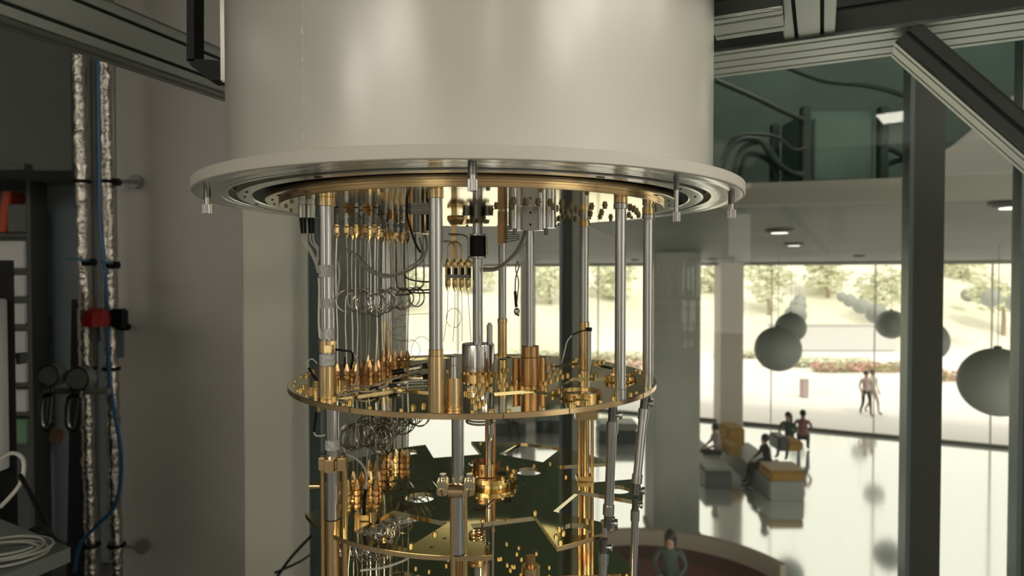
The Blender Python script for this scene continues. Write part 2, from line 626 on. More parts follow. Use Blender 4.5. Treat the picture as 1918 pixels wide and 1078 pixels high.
struct('wall_lobby_near', MB().bar((-9, 3.9, LZ / 2 - 0.2), (-1.0, 3.62, LZ / 2 - 0.2), 0.2, -LZ - 0.4), 'lab_wall')
# the glazed far side: sill rail, posts, panes
struct('trim_7', MB().bar(fac(-26, LZ + 0.05), fac(22, LZ + 0.05), 0.12, 0.1), 'frame_dark')
struct('trim_8', MB().bar(fac(-26, cz - 0.06), fac(22, cz - 0.06), 0.2, 0.12), 'slab_edge')
for k, s in enumerate((-13.5, -10.3, -7.1, -3.9, 2.5, 5.7, 8.9, 12.1)):
    q = fac(s, (LZ + cz) / 2)
    o = obj('trim_%d' % (9 + k), MB().box((0, 0, 0), (0.035, 0.10, cz - LZ), math.atan2(FV.y, FV.x)), 'column_pale', None, loc=q)
    o['kind'] = 'structure'
# outdoors
struct('ground_plaza', MB().prism([(f0.x - 20, f0.y - 6), (f1.x, f1.y), (70, 5), (70, 90), (-60, 90)], LZ - 0.35, LZ - 0.05), 'plaza')
bm = MB()
NX, NY = 40, 14
vs = []
for j in range(NY):
    row = []
    for i in range(NX):
        x = -55 + 120 * i / (NX - 1)
        y = 46 + 34 * j / (NY - 1)
        h = LZ - 0.06 + 9.5 * (j / (NY - 1)) ** 0.8 + (1.0 * math.sin(x * 0.21) + 0.5 * math.sin(x * 0.57 + j)) * (j / (NY - 1))
        row.append(bm.bm.verts.new((x, y, h)))
    vs.append(row)
for j in range(NY - 1):
    for i in range(NX - 1):
        bm.bm.faces.new((vs[j][i], vs[j][i + 1], vs[j + 1][i + 1], vs[j + 1][i]))
struct('ground_hill', bm, 'hillside', angle=80)

# ================================================================== LOBBY THINGS
# columns
def column(px0, px1, pybase, m, label, name='column'):
    d = 5.4 * F / (pybase - 515.0)
    a, b = P(px0, 700, d), P(px1, 700, d)
    wd = b.x - a.x
    t = thing(name, ((a.x + b.x) / 2, d + wd / 2, LZ), label, 'column')
    obj('shaft', MB().box((0, 0, (cz - LZ) / 2), (wd, wd, cz - LZ), bev=0.01), m, t, world=False)
    obj('plinth', MB().box((0, 0, 0.04), (wd + 0.06, wd + 0.06, 0.08), bev=0.01), m, t, world=False)
    return t


column(1226, 1312, 1008, 'column_marble', 'big square column clad in green-grey marble, right of the cryostat')
column(1350, 1392, 796, 'column_pale', 'slim pale column by the far glazing, above the mustard seats')
column(975, 1003, 790, 'column_pale', 'pale column by the far glazing, seen between two steel rods')
t = thing('column', (-1.72, 6.3, LZ), 'wide beige column just behind the coaxial lines', 'column')
obj('shaft', MB().box((0, 0, (cz - LZ) / 2), (1.24, 0.8, cz - LZ), bev=0.01), 'column_beige', t, world=False)
obj('plinth', MB().box((0, 0, 0.05), (1.3, 0.86, 0.1), bev=0.01), 'column_beige', t, world=False)

# hanging balls, all at one height
BZ = CAMZ - 1.6


def ball(px, py, r_px, label, group=None):
    d = 1.6 * F / (py - 515.0)
    q = P(px, py, d)
    r = r_px * d / F
    t = thing('hanging_ball', (q.x, q.y, q.z), label, 'ball lamp', group)
    obj('shell', MB().sphere((0, 0, 0), r, 40), 'ball', t, world=False, angle=80)
    obj('cap', MB().cyl((0, 0, r * 0.97), (0, 0, r * 1.06), r * 0.10, 16), 'ball_cap', t, world=False)
    obj('cord', MB().cyl((0, 0, r), (0, 0, cz - q.z), 0.006, 8), 'pipe_grey', t, world=False)
    return t


ball(1868, 715, 64, 'largest grey hanging ball, at the right edge of the view')
ball(1457, 653, 42, 'nearest grey ball of the left hanging row')
ball(1481, 613, 28, 'second nearest grey ball of the left hanging row')
ball(1490, 590, 20, 'third grey ball of the left hanging row')
ball(1495, 573, 15, 'fourth grey ball of the left hanging row')
ball(1498, 561, 11, 'small fifth grey ball at the far end of the left hanging row')
ball(1733, 638, 40, 'grey hanging ball half hidden behind the broad window post')
ball(1669, 607, 27, 'grey hanging ball just left of the broad window post')
ball(1641, 587, 19, 'second grey ball left of the broad window post')
ball(1613, 573, 15, 'third grey ball left of the broad window post')
ball(1592, 563, 12, 'fourth grey ball left of the broad window post')
ball(1577, 556, 9, 'smallest far grey ball, at the left end of the right hanging row')
ball(1905, 567, 18, 'small far ball at the right edge above the largest ball')
ball(1856, 558, 17, 'small far ball above and left of the largest ball')
ball(1814, 552, 13, 'tiny far ball just right of the broad window post')
ball(1429, 538, 8, 'tiny pale ball above the nearest left row ball')
ball(1356, 544, 9, 'tiny pale ball in front of the slim pale column')


def bx(px0, px1, pyb, z0, z1, dlen, nm, m, t, bev=0.02):
    """box with its front foot line on the lobby floor at row pyb"""
    d = 5.4 * F / (pyb - 515.0)
    a, b = P(px0, 800, d).x, P(px1, 800, d).x
    return obj(nm, MB().box(((a + b) / 2, d + dlen / 2, LZ + (z0 + z1) / 2), (b - a, dlen, z1 - z0), bev=bev), m, t)


d = 5.4 * F / 425
q = P(1475, 800, d)
t = thing('lounge_bench', (q.x, d, LZ), 'long white lounge bench with mustard cushions in the middle of the lobby', 'bench')
bx(1443, 1508, 940, 0.0, 0.46, 3.6, 'plinth', 'plinth_white', t)
bx(1443, 1508, 940, 0.46, 0.70, 0.75, 'cushion', 'cushion_mustard', t, 0.05)
o = bx(1443, 1508, 937, 0.70, 0.715, 0.70, 'cushion_top', 'cushion_light', t, 0.005)
bx(1475, 1506, 878, 0.46, 0.74, 0.7, 'cushion', 'cushion_mustard', t, 0.05)
o = bx(1458, 1480, 878, 0.46, 0.86, 0.7, 'backrest', 'plinth_dark', t, 0.05)
o['label'] = 'dark grey backrest block'
d = 5.4 * F / 402
q = P(1355, 800, d)
t = thing('lounge_bench', (q.x, d, LZ), 'grey lounge bench with mustard cushions beside the marble column', 'bench')
bx(1322, 1372, 917, 0.0, 0.42, 3.2, 'plinth', 'plinth_dark', t)
bx(1322, 1374, 915, 0.42, 0.50, 3.2, 'seat_top', 'plinth_white', t)
bx(1362, 1390, 890, 0.50, 0.78, 0.9, 'cushion', 'cushion_mustard', t, 0.05)
bx(1362, 1396, 872, 0.50, 1.05, 0.8, 'cushion', 'cushion_mustard', t, 0.05)
for (a, b, y, lab) in ((1122, 1196, 832, 'low grey lobby seat seen right of the rear gold rod'), (1003, 1050, 812, 'pale grey lobby seat seen left of the window post'),
                       (925, 985, 818, 'low dark lobby seat seen below the middle gold plate')):
    d = 5.4 * F / (y - 515)
    q = P((a + b) / 2, 800, d)
    t = thing('ottoman', (q.x, d, LZ), lab, 'seat')
    bx(a, b, y, 0.0, 0.38, 0.9, 'plinth', 'plinth_dark', t)
    bx(a, b, y - 1, 0.38, 0.62, 0.9, 'cushion', 'plinth_white', t, 0.05)
# red seat with a beige edge below
q = onp(1225, 1040, -4.9)
t = thing('curved_sofa', (q.x, q.y + 0.3, LZ), 'dark red curved sofa with a beige rim at the lower edge of the view', 'sofa')
cx, cy, R_ = q.x - 0.2, q.y - 1.6, 2.3
arc = [(cx + R_ * math.cos(a), cy + R_ * math.sin(a)) for a in [math.radians(20 + 140 * i / 24) for i in range(25)]]
arci = [(cx + (R_ - 0.7) * math.cos(a), cy + (R_ - 0.7) * math.sin(a)) for a in [math.radians(20 + 140 * i / 24) for i in range(25)]]
arcb = [(cx + (R_ - 0.12) * math.cos(a), cy + (R_ - 0.12) * math.sin(a)) for a in [math.radians(20 + 140 * i / 24) for i in range(25)]]
obj('seat', MB().prism(arcb + arci[::-1], LZ, LZ + 0.44), 'sofa_red', t)
obj('backrest', MB().prism(arc + arcb[::-1], LZ, LZ + 0.72), 'sofa_edge', t)


# people ------------------------------------------------------------
def person(loc, rz, pose, clothes, legs, label, hairm='hair', long_hair=False, scale=1.0):
    """one continuous skinned body; local +Y is where the person looks"""
    if pose == 'sit':
        hip = 0.50; knee_y = 0.42; sh = 1.02; hd = 1.17
        hipl = [(s * 0.09, 0.0, hip) for s in (-1, 1)]
        knees = [(s * 0.13, knee_y, hip + 0.02) for s in (-1, 1)]
        ank = [(s * 0.13, knee_y + 0.05, 0.09) for s in (-1, 1)]
        toe = [(s * 0.15, knee_y + 0.20, 0.04) for s in (-1, 1)]
        elb = [(s * 0.25, 0.10, 0.78) for s in (-1, 1)]
        wri = [(s * 0.12, 0.32, 0.66) for s in (-1, 1)]
        lean = 0.06
    else:
        hip = 0.92; sh = 1.43; hd = 1.58
        hipl = [(s * 0.09, 0.0, hip) for s in (-1, 1)]
        knees = [(-0.10, 0.20, 0.50), (0.10, 0.02, 0.48)]
        ank = [(-0.10, 0.24, 0.09), (0.10, -0.26, 0.12)]
        toe = [(-0.11, 0.42, 0.04), (0.11, -0.12, 0.04)]
        elb = [(-0.25, -0.08, 1.13), (0.25, 0.04, 1.13)]
        wri = [(-0.25, 0.05, 0.90), (0.25, 0.24, 0.95)]
        lean = 0.02
    vs, es, rs = [], [], []

    def add(p, r, par=None):
        vs.append(Vector(p)); rs.append(r)
        if par is not None: es.append((par, len(vs) - 1))
        return len(vs) - 1
    root = add((0, 0, hip), 0.14)
    waist = add((0, 0.0, hip + 0.2), 0.12, root)
    chest = add((0, lean * 0.7, sh - 0.12), 0.145, waist)
    neck = add((0, lean, sh + 0.04), 0.055, chest)
    head = add((0, lean + 0.02, hd), 0.085, neck)
    top = add((0, lean + 0.02, hd + 0.09), 0.075, head)
    nose = add((0, lean + 0.105, hd + 0.01), 0.02, head)
    for k, s in enumerate((-1, 1)):
        a = add((s * 0.17, lean, sh - 0.03), 0.062, chest)
        b = add(elb[k], 0.045, a)
        c = add(wri[k], 0.030, b)
        dv = (Vector(wri[k]) - Vector(elb[k])).normalized()
        pm = add(Vector(wri[k]) + dv * 0.07, 0.034, c)
        for f in range(4):
            o1 = Vector(wri[k]) + dv * 0.10 + Vector((s * (-0.024 + 0.016 * f), 0, 0))
            f1_ = add(o1, 0.010, pm)
            add(o1 + dv * (0.055 + 0.008 * (f in (1, 2))) + Vector((0, 0, -0.02)), 0.008, f1_)
        th = add(Vector(wri[k]) + dv * 0.05 + Vector((-s * 0.045, 0, 0)), 0.011, c)
        add(Vector(wri[k]) + dv * 0.09 + Vector((-s * 0.055, 0, -0.01)), 0.009, th)
        h = add(hipl[k], 0.105, root)
        kn = add(knees[k], 0.068, h)
        an = add(ank[k], 0.045, kn)
        add(toe[k], 0.038, an)
    me = bpy.data.meshes.new('body')
    me.from_pydata([tuple(v * scale) for v in vs], es, [])
    o = bpy.data.objects.new('body', me)
    COL.objects.link(o)
    o.modifiers.new('skin', 'SKIN')
    ss = o.modifiers.new('sub', 'SUBSURF'); ss.levels = 1; ss.render_levels = 1
    for i, r in enumerate(rs):
        sv = me.skin_vertices[0].data[i]
        sv.radius = (r * scale, r * scale * 0.85)
        sv.use_root = (i == 0)
    dg = bpy.context.evaluated_depsgraph_get()
    m2 = bpy.data.meshes.new_from_object(o.evaluated_get(dg))
    bpy.data.objects.remove(o); bpy.data.meshes.remove(me)
    m2.name = 'body'
    m2.materials.clear()
    for mm in ('skin', clothes, legs, 'cloth_dark'): m2.materials.append(MATS[mm])
    for p_ in m2.polygons:
        c = p_.center / scale
        p_.use_smooth = True
        if c.z < 0.10: p_.material_index = 3
        elif (pose == 'sit' and (c.z < 0.62 and not (c.y > 0.2 and c.z > 0.605))) or (pose != 'sit' and c.z < 0.95 and abs(c.x) < 0.21): p_.material_index = 2
        elif c.z > sh + 0.045: p_.material_index = 0
        elif any((c - Vector(wri[k])).length < 0.2 and (c - Vector(elb[k])).length > (Vector(wri[k]) - Vector(elb[k])).length * 0.95 for k in (0, 1)): p_.material_index = 0
        else: p_.material_index = 1
    t = thing('person', loc, label, 'person')
    t.rotation_euler = (0, 0, rz)
    b = bpy.data.objects.new('body', m2); COL.objects.link(b); b.parent = t
    hm = MB().sphere((0, (lean - 0.005) * scale, (hd + 0.055) * scale), 0.105 * scale, 16, sz=1.05, sx=0.92)
    if long_hair:
        hm.tube([((0) * scale, (lean - 0.05) * scale, (hd + 0.05) * scale), (0, (lean - 0.09) * scale, (hd - 0.12) * scale), (0, (lean - 0.11) * scale, (hd - 0.32) * scale)], [0.10 * scale, 0.095 * scale, 0.06 * scale], 12)
    h = obj('hair', hm, hairm, t, world=False, angle=80)
    e = MB()
    for s in (-1, 1):
        e.sphere((s * 0.032 * scale, (lean + 0.098) * scale, (hd + 0.03) * scale), 0.011 * scale, 8)
    obj('eyes', e, 'hair', t, world=False, angle=80)
    obj('mouth', MB().box((0, (lean + 0.10) * scale, (hd - 0.04) * scale), (0.045 * scale, 0.012 * scale, 0.01 * scale)), 'cloth_red', t, world=False)
    return t


def onfloor(px, d):
    return Vector(((px - 959) / F * d, d, LZ))


person(tuple(onfloor(1480, 19.1)), PI * 0.75, 'sit', 'cloth_green', 'cloth_dark', 'person in a dark green top sitting at the back end of the white bench', long_hair=True, scale=1.0)
person(tuple(onfloor(1506, 19.3)), -PI * 0.15, 'sit', 'cloth_red', 'cloth_dark', 'person in a dull red top sitting at the back of the white bench')
person(tuple(onfloor(1346, 17.6)), PI * 0.5, 'sit', 'cloth_pink', 'cloth_dark', 'person in a pale pink top sitting sideways on the grey bench')
person(tuple(onfloor(1440, 16.4)), PI * 0.5, 'sit', 'cloth_dark', 'cloth_dark', 'person all in black sitting at the left side of the white bench')
person(tuple(onfloor(1258, 10.25)), PI * 0.9, 'sit', 'cloth_green', 'cloth_dark', 'long-haired person in dark green sitting on the red sofa', long_hair=True)
person((tuple(onfloor(1624, 24.9))[0], 24.9, LZ - 0.05), PI * 0.95, 'walk', 'cloth_pink', 'cloth_dark', 'person in a pink top walking outside, left of a pair')
person((tuple(onfloor(1644, 24.9))[0], 25.2, LZ - 0.05), PI * 1.05, 'walk', 'cloth_white', 'cloth_pink', 'person in a white top walking outside, right of a pair')
person(tuple(onfloor(955, 21.4)), PI * 1.1, 'sit', 'cloth_dark', 'cloth_dark', 'person in dark clothes sitting beyond the middle gold plate')

# outdoors: hedges, flower beds, trees, building
def leaf_blob(mb, c, r, n=90, sz=0.7, leaf=0.16):
    for _ in range(n):
        v = Vector((random.gauss(0, 1), random.gauss(0, 1), random.gauss(0, 1))).normalized() * (r * random.uniform(0.55, 1.0))
        v.z *= sz
        p_ = Vector(c) + v
        a = Vector((random.uniform(-1, 1), random.uniform(-1, 1), random.uniform(-1, 1))).normalized()
        x, y = frame_of(a)
        s = leaf * random.uniform(0.7, 1.4)
        q4 = [mb.bm.verts.new(p_ + x * s * u_ + y * s * v_) for u_, v_ in ((-1, 0), (0, -0.5), (1, 0), (0, 0.5))]
        mb.bm.faces.new(q4)


def plant(px, d, r, label, kind='tree', m='leaf', z0=None):
    x = (px - 959) / F * d
    z = LZ - 0.05 if z0 is None else z0
    if kind == 'tree':
        t = thing('tree', (x, d, z), label, 'tree')
        obj('trunk', MB().tube([(0, 0, -0.2), (0.05, 0, r * 1.0), (-0.05, 0.05, r * 1.8)], [r * 0.09, r * 0.07, r * 0.03], 8), 'trunk', t, world=False)
        mb = MB()
        for _ in range(7):
            leaf_blob(mb, (random.uniform(-0.5, 0.5) * r, random.uniform(-0.5, 0.5) * r, r * random.uniform(1.5, 2.5)), r * 0.6, 110, 0.8, r * 0.11)
        obj('crown', mb, m, t, world=False)
    else:
        t = thing('hedge', (x, d, z), label, 'hedge')
        mb = MB()
        for k in range(10):
            leaf_blob(mb, ((k - 4.5) * r * 0.42, 0, 0.28), 0.5, 90, 0.65, 0.11)
        obj('foliage', mb, m, t, world=False)
        obj('stems', MB().box((0, 0, 0.12), (r * 4, 0.3, 0.3)), 'trunk', t, world=False)
    return t


plant(1530, 38, 1.5, 'long green hedge on the plaza behind the left row of balls', 'hedge')
plant(1630, 36, 1.5, 'pink flower bed on the plaza left of the broad window post', 'hedge', 'flower')
plant(1420, 42, 1.3, 'green hedge on the plaza right of the slim pale column', 'hedge')
plant(1100, 37, 1.5, 'pink flower bed seen between the right steel rods', 'hedge', 'flower')
plant(1150, 41, 1.5, 'green hedge seen between the two right steel rods', 'hedge')
plant(1030, 42, 1.3, 'green hedge seen left of the rear window post', 'hedge')
plant(1820, 33, 1.5, 'pink flower bed beyond the right window pane', 'hedge', 'flower')
for i, (px, d, r, z0, lab) in enumerate([
        (1440, 52, 2.2, 0.5, 'pale green tree above the nearest left ball'), (1550, 56, 2.6, 1.0, 'pale tree between the two rows of balls'),
        (1655, 50, 2.2, 0.4, 'green tree left of the broad window post'), (1800, 62, 2.6, 1.6, 'green tree right of the broad window post'),
        (1880, 48, 2.0, 0.2, 'small tree at the right edge of the view'), (1330, 58, 2.4, 1.0, 'tree between marble column and slim column'),
        (1140, 55, 2.4, 0.8, 'tree seen between the right steel rods'), (1030, 54, 2.2, 0.5, 'tree seen left of the rear window post'),
        (890, 58, 2.2, 0.7, 'tree seen behind the centre steel tube'), (760, 53, 2.2, 0.7, 'tree seen right of the coaxial lines')]):
    plant(px, d, r, lab, 'tree', 'leaf', LZ + z0)
d = 46.0
x = (1560 - 959) / F * d
t = thing('garden_wall', (x, d, LZ), 'low white wall on the plaza below the trees', 'wall')
obj('wall_face', MB().box((0, 0, 0.9), (9, 0.5, 1.8), bev=0.03), 'box_white', t, world=False)
obj('wall_coping', MB().box((0, 0, 1.86), (9.2, 0.7, 0.12), bev=0.02), 'cloth_white', t, world=False)
for (px, d, lab) in ((1508, 28.5, 'white bollard outside left of the walking pair'), (1355, 30, 'white bollard outside behind the slim pale column')):
    x = (px - 959) / F * d
    t = thing('planter_box', (x, d, LZ - 0.05), lab, 'planter')
    obj('box_body', MB().box((0, 0, 0.4), (0.3, 0.3, 0.8), bev=0.03), 'cloth_pink', t, world=False)
    obj('box_lid', MB().box((0, 0, 0.82), (0.34, 0.34, 0.05), bev=0.01), 'cloth_white', t, world=False)

# upper hall beyond the glass: cabinet and hoses stand in for reflected lab gear
d = 5.2
a, b = P(1508, 205, d), P(1652, 335, d)
t = thing('ventilation_cabinet', ((a.x + b.x) / 2, d + 0.3, cz + 0.14), 'dark green cabinet behind the glass, standing in for a reflected lab box', 'cabinet')
zt = a.z
obj('cabinet_body', MB().box(((a.x + b.x) / 2, d + 0.3, (zt + cz + 0.24) / 2), (b.x - a.x - 0.08, 0.5, zt - cz - 0.24), bev=0.01), 'cabinet_green', t)
for s in (a.x, b.x):
    for yy in (d, d + 0.6):
        obj('corner_post', MB().box((s, yy, (zt + cz + 0.16) / 2), (0.07, 0.07, zt - cz - 0.12), bev=0.008), 'hose_dark', t)
obj('door_panel', MB().box(((a.x + b.x) / 2, d + 0.03, (zt + cz + 0.24) / 2), (b.x - a.x - 0.16, 0.04, zt - cz - 0.36), bev=0.01), 'upper_wall', t)
hz = [[(1350, 330), (1375, 268), (1420, 262), (1450, 300), (1480, 322), (1505, 330)], [(1370, 330), (1390, 280), (1430, 268), (1470, 320), (1505, 325)],
      [(1385, 335), (1400, 290), (1440, 300), (1455, 335)], [(1350, 300), (1380, 255), (1450, 255), (1485, 280), (1508, 278)], [(1340, 150), (1420, 185), (1460, 205), (1505, 225)],
      [(1655, 275), (1680, 285), (1705, 300)], [(1655, 310), (1685, 300), (1708, 302)], [(1455, 118), (1540, 150), (1610, 158), (1660, 168), (1712, 186)]]
for k, h in enumerate(hz):
    pts = [P(x_, y_, 5.0 + 0.04 * k) for x_, y_ in h]
    single('hose', MB().tube(smooth_path(pts, 6), 0.022 if k != 3 else 0.014, 8), 'hose_dark',
           ['dark hose arching highest left of the green cabinet', 'dark hose looping just left of the green cabinet', 'short dark hose low beside the steel flange',
            'thin dark hose running flat into the green cabinet', 'dark pipe sloping above the hoses', 'upper dark hose right of the green cabinet',
            'lower dark hose right of the green cabinet', 'dark pipe above the lit panel'][k], 'hose')
mb = MB()
pl = [P(1740, 334, 4.75), P(2080, 334, 4.75), P(2080, 40, 4.75), P(1812, 262, 4.75), P(1740, 300, 4.75)]
fr = [mb.bm.verts.new(p_) for p_ in pl]; bk = [mb.bm.verts.new(p_ + Vector((0.05, 0.25, 0))) for p_ in pl]
mb.bm.faces.new(fr); mb.bm.faces.new(bk[::-1])
for i in range(5): mb.bm.faces.new((fr[i], fr[(i + 1) % 5], bk[(i + 1) % 5], bk[i]))
struct('wall_stair', mb, 'pale_panel')
t = thing('ceiling_or_fill_light', (2.6, 4.2, cz + 2.6), 'unseen lamp added to brighten the upper hall, high above the green cabinet', 'light')  # out-of-view lamp, added to lift the dark upper hall
obj('light_frame', MB().box((0, 0, -0.02), (1.5, 0.7, 0.04), bev=0.004), 'equipment', t, world=False)
obj('diffuser', MB().box((0, 0, -0.045), (1.4, 0.6, 0.01)), 'lamp_panel', t, world=False)
# small downlights in the lobby ceiling
for k, (px, py) in enumerate([(1460, 429), (1487, 455), (1335, 484), (1405, 490), (1190, 486), (1900, 378), (1610, 478)]):
    q = onp(px, py, 0.465)
    s = 1 + 0.2 * k
    t = thing('downlight', (q.x, q.y, cz), ['round ceiling downlight nearest the steel flange', 'second round ceiling downlight, farther back', 'flat ceiling lamp at the edge above the marble column',
                                          'small dark ceiling lamp above the slim pale column', 'ceiling lamp seen just right of the steel rods', 'long ceiling lamp at the upper right edge', 'faint ceiling lamp above the right row of balls'][k], 'light')
    obj('housing', MB().lathe((0, 0, 0), [(0.0, -0.04), (0.11, -0.04), (0.14, -0.02), (0.14, 0.0), (0.0, 0.0)], 24), 'equipment', t, world=False)
    obj('lens', MB().cyl((0, 0, -0.048), (0, 0, -0.041), 0.08, 20), 'lamp_panel_far' if k in (0, 1, 5) else 'slab_edge', t, world=False)

# ================================================================== LAB, LEFT SIDE
def vtube(px, d, z0, z1, r, wob=0.0, n=12, step=0.03):
    x = (px - 959) / F * d
    z = z0
    pts, rr = [], []
    while z < z1:
        pts.append((x + random.uniform(-wob, wob), d + random.uniform(-wob, wob), z)); rr.append(r * random.uniform(0.88, 1.14) if wob else r)
        z += step
    return pts, rr


DP = 2.75
def zz(py, d): return P(0, py, d).z
for k, px in enumerate((149, 196)):
    pts, rr = vtube(px + 6, DP, 0.05, 3.4, 0.026, 0.003)
    pts = [Vector(q_) + Vector(((q_[2] - 2.2) * -0.012, 0, 0)) for q_ in pts]
    t = thing('wrapped_pipe', (pts[0][0], DP, 0.0), ['left of the two foil-wrapped pipes on the wall', 'right foil-wrapped pipe beside the blue hose'][k], 'pipe')
    obj('foil_wrap', MB().tube(pts, rr, 14), 'foil', t, angle=60)
    for zc in (zz(340, DP), zz(690, DP), zz(1020, DP)):
        obj('pipe_clamp', MB().torus((pts[int(zc / 0.03)][0], DP, zc), 0.030, 0.008, 20, 6), 'black_metal', t)
for k, (px, r, lab) in enumerate(((172, 0.009, 'thin grey pipe between the two foil-wrapped pipes'), (215, 0.012, 'thin grey pipe right of the foil-wrapped pipes'), (180, 0.006, 'very thin grey line left of the blue hose'))):
    pts, rr = vtube(px, DP + 0.08, 0.02, 3.45, r, 0, 12, 0.4)
    single('pipe', MB().tube(pts, r, 12), 'pipe_grey', lab, 'pipe')
hose = [(183, 90), (186, 300), (188, 420), (197, 500), (200, 590), (204, 690), (214, 770), (226, 840), (226, 900), (213, 950), (180, 985), (150, 1020), (140, 1070)]
single('air_hose', MB().tube(smooth_path([P(x_, y_, DP - 0.06) for x_, y_ in hose], 8), 0.008, 10), 'blue_hose', 'blue hose running down between the foil-wrapped pipes', 'hose')
for k, (x0, x1, y) in enumerate(((127, 178, 486), (190, 222, 491))):
    q = P(x1 - 10, y + 4, DP - 0.06)
    t = thing('ball_valve', tuple(q), ['valve with a long teal lever, on the left foil pipe', 'valve with a short teal lever, on the right foil pipe'][k], 'valve')
    obj('valve_body', MB().cyl(P(x1 - 22, y + 5, DP - 0.05), P(x1, y + 5, DP - 0.05), 0.016, 14), 'black_metal', t)
    obj('lever', MB().bar(P(x0, y - 2, DP - 0.09), P(x1 - 12, y + 1, DP - 0.09), 0.02, 0.010), 'blue_handle', t)
q = P(180, 597, DP - 0.1)
t = thing('regulator', tuple(q), 'red regulator knob on the pipes at the left', 'valve')
obj('knob', MB().lathe(q, [(0, -0.035), (0.05, -0.03), (0.056, 0.0), (0.046, 0.03), (0.02, 0.045), (0, 0.045)], 10), 'red_knob', t, angle=20)
obj('valve_body', MB().box(q + Vector((0.065, 0.05, 0)), (0.05, 0.06, 0.08), bev=0.008), 'black_metal', t)
for k, (px, py, r) in enumerate(((97, 702, 21), (150, 708, 23))):
    q = P(px, py, DP - 0.15)
    rm = r * (DP - 0.15) / F
    t = thing('pressure_gauge', tuple(q), ['left grey pressure gauge with a padlocked pipe below', 'right grey pressure gauge in front of the black post'][k], 'gauge')
    gc = obj('gauge_case', MB().cyl(q + Vector((0, -0.015, 0)), q + Vector((0, 0.03, 0)), rm, 28), 'pipe_grey', t)
    obj('bezel', MB().torus(q + Vector((0, -0.016, 0)), rm * 0.93, 0.004, 28, 6, Matrix.Rotation(PI / 2, 3, 'X')), 'steel_dark', gc)
    obj('dial', MB().cyl(q + Vector((0, -0.018, 0)), q + Vector((0, -0.014, 0)), rm * 0.85, 28), 'pipe_grey', gc)
    obj('stem_pipe', MB().tube(smooth_path([P(px, py + 18, DP - 0.13), P(px - 2 + 3 * k, py + 45, DP - 0.13), P(px - 6, py + 90, DP - 0.13)], 5), 0.011, 10), 'steel_dark', t)
for k, h in enumerate(([(100, 738), (80, 745), (78, 790), (90, 805), (100, 790)], [(152, 740), (130, 745), (126, 790), (140, 808), (152, 790), (153, 745)])):
    single('pipe_loop', MB().tube(smooth_path([P(x_, y_, DP - 0.2) for x_, y_ in h], 6), 0.010, 10), 'steel_dark', ['curved steel pipe under the left pressure gauge', 'curved steel pipe under the right pressure gauge'][k], 'pipe')
single('pipe_crossbar', MB().cyl(P(85, 732, DP - 0.1), P(205, 732, DP - 0.1), 0.013, 12), 'pipe_grey', 'horizontal grey pipe joining the two pressure gauges', 'pipe')
q = P(107, 815, DP - 0.22)
single('valve_tag', MB().box(q, (0.055, 0.012, 0.055), R=Matrix.Rotation(0.2, 3, 'Y'), bev=0.003), 'tag_brown', 'small brown tag hanging under the left gauge pipe', 'tag')
for k, (px, py, x0) in enumerate(((260, 341, 215), (272, 1020, 215), (240, 612, 232))):
    wl = P(px, py, 3.08)
    q0 = P(x0, py, DP + 0.02)
    t = thing('wall_bracket', tuple(wl), ['round-footed pipe bracket on the wall, upper', 'round-footed pipe bracket low on the wall', 'small pipe bracket at mid height of the wall'][k], 'bracket')
    rr = (0.032, 0.032, 0.016)[k]
    obj('foot_disc', MB().cyl(wl + Vector((0.0, -0.012, 0)), wl + Vector((0, -0.036, 0)), rr, 24), 'pipe_grey', t)
    obj('stand_off', MB().cyl(q0, wl + Vector((0, -0.034, 0)), 0.009, 12), 'pipe_grey', t)
    obj('clamp_jaw', MB().box(q0, (0.05, 0.03, 0.03), bev=0.005), 'black_metal', t)
# small junction plates on the pipes
for k, (a_, b_, lab) in enumerate(((146, 187, 'grey plate behind the red knob'), (195, 232, 'grey plate right of the red knob'))):
    p0, p1 = P(a_, 575 + 10 * k, DP + 0.02), P(b_, 640 + 30 * k, DP + 0.02)
    single('mount_plate', MB().box((p0 + p1) / 2, (p1.x - p0.x, 0.02, p0.z - p1.z), bev=0.004), 'cabinet_blue' if k else 'pipe_grey', lab, 'plate')

# tall cabinet, shelf with boxes
a, b = P(66, 330, 3.42), P(150, 1000, 3.42)
t = thing('tall_cabinet', ((a.x + b.x) / 2, 3.55, 0.0), 'tall blue-grey cabinet behind the gauges', 'cabinet')
obj('cabinet_body', MB().box(((a.x + 0.2 + b.x) / 2, 3.62, a.z / 2 + 0.02), (b.x - a.x + 0.2, 0.36, a.z - 0.04), bev=0.01), 'cabinet_blue', t)
obj('door_leaf', MB().box(((a.x + b.x) / 2 + 0.04, 3.425, a.z / 2 + 0.03), (b.x - a.x, 0.02, a.z - 0.12), bev=0.006), 'cabinet_blue', t)
obj('handle', MB().box((a.x + 0.07, 3.40, 1.3), (0.015, 0.03, 0.16), bev=0.004), 'steel_dark', t)
a, b = P(-60, 330, 3.25), P(62, 1000, 3.25)
zt = a.z
t = thing('storage_shelf', ((a.x + b.x) / 2, 3.31, 0.0), 'dark storage shelf at the left edge of the room', 'shelf')
for xx in (a.x, b.x):
    obj('side_post', MB().box((xx, 3.31, zt / 2), (0.02, 0.12, zt)), 'equipment', t)
levels = [440, 505, 558, 610, 665, 720, 775, 835]
for py in levels:
    obj('shelf_board', MB().box(((a.x + b.x) / 2, 3.31, zz(py, 3.25)), (b.x - a.x - 0.02, 0.115, 0.018)), 'equipment', t)
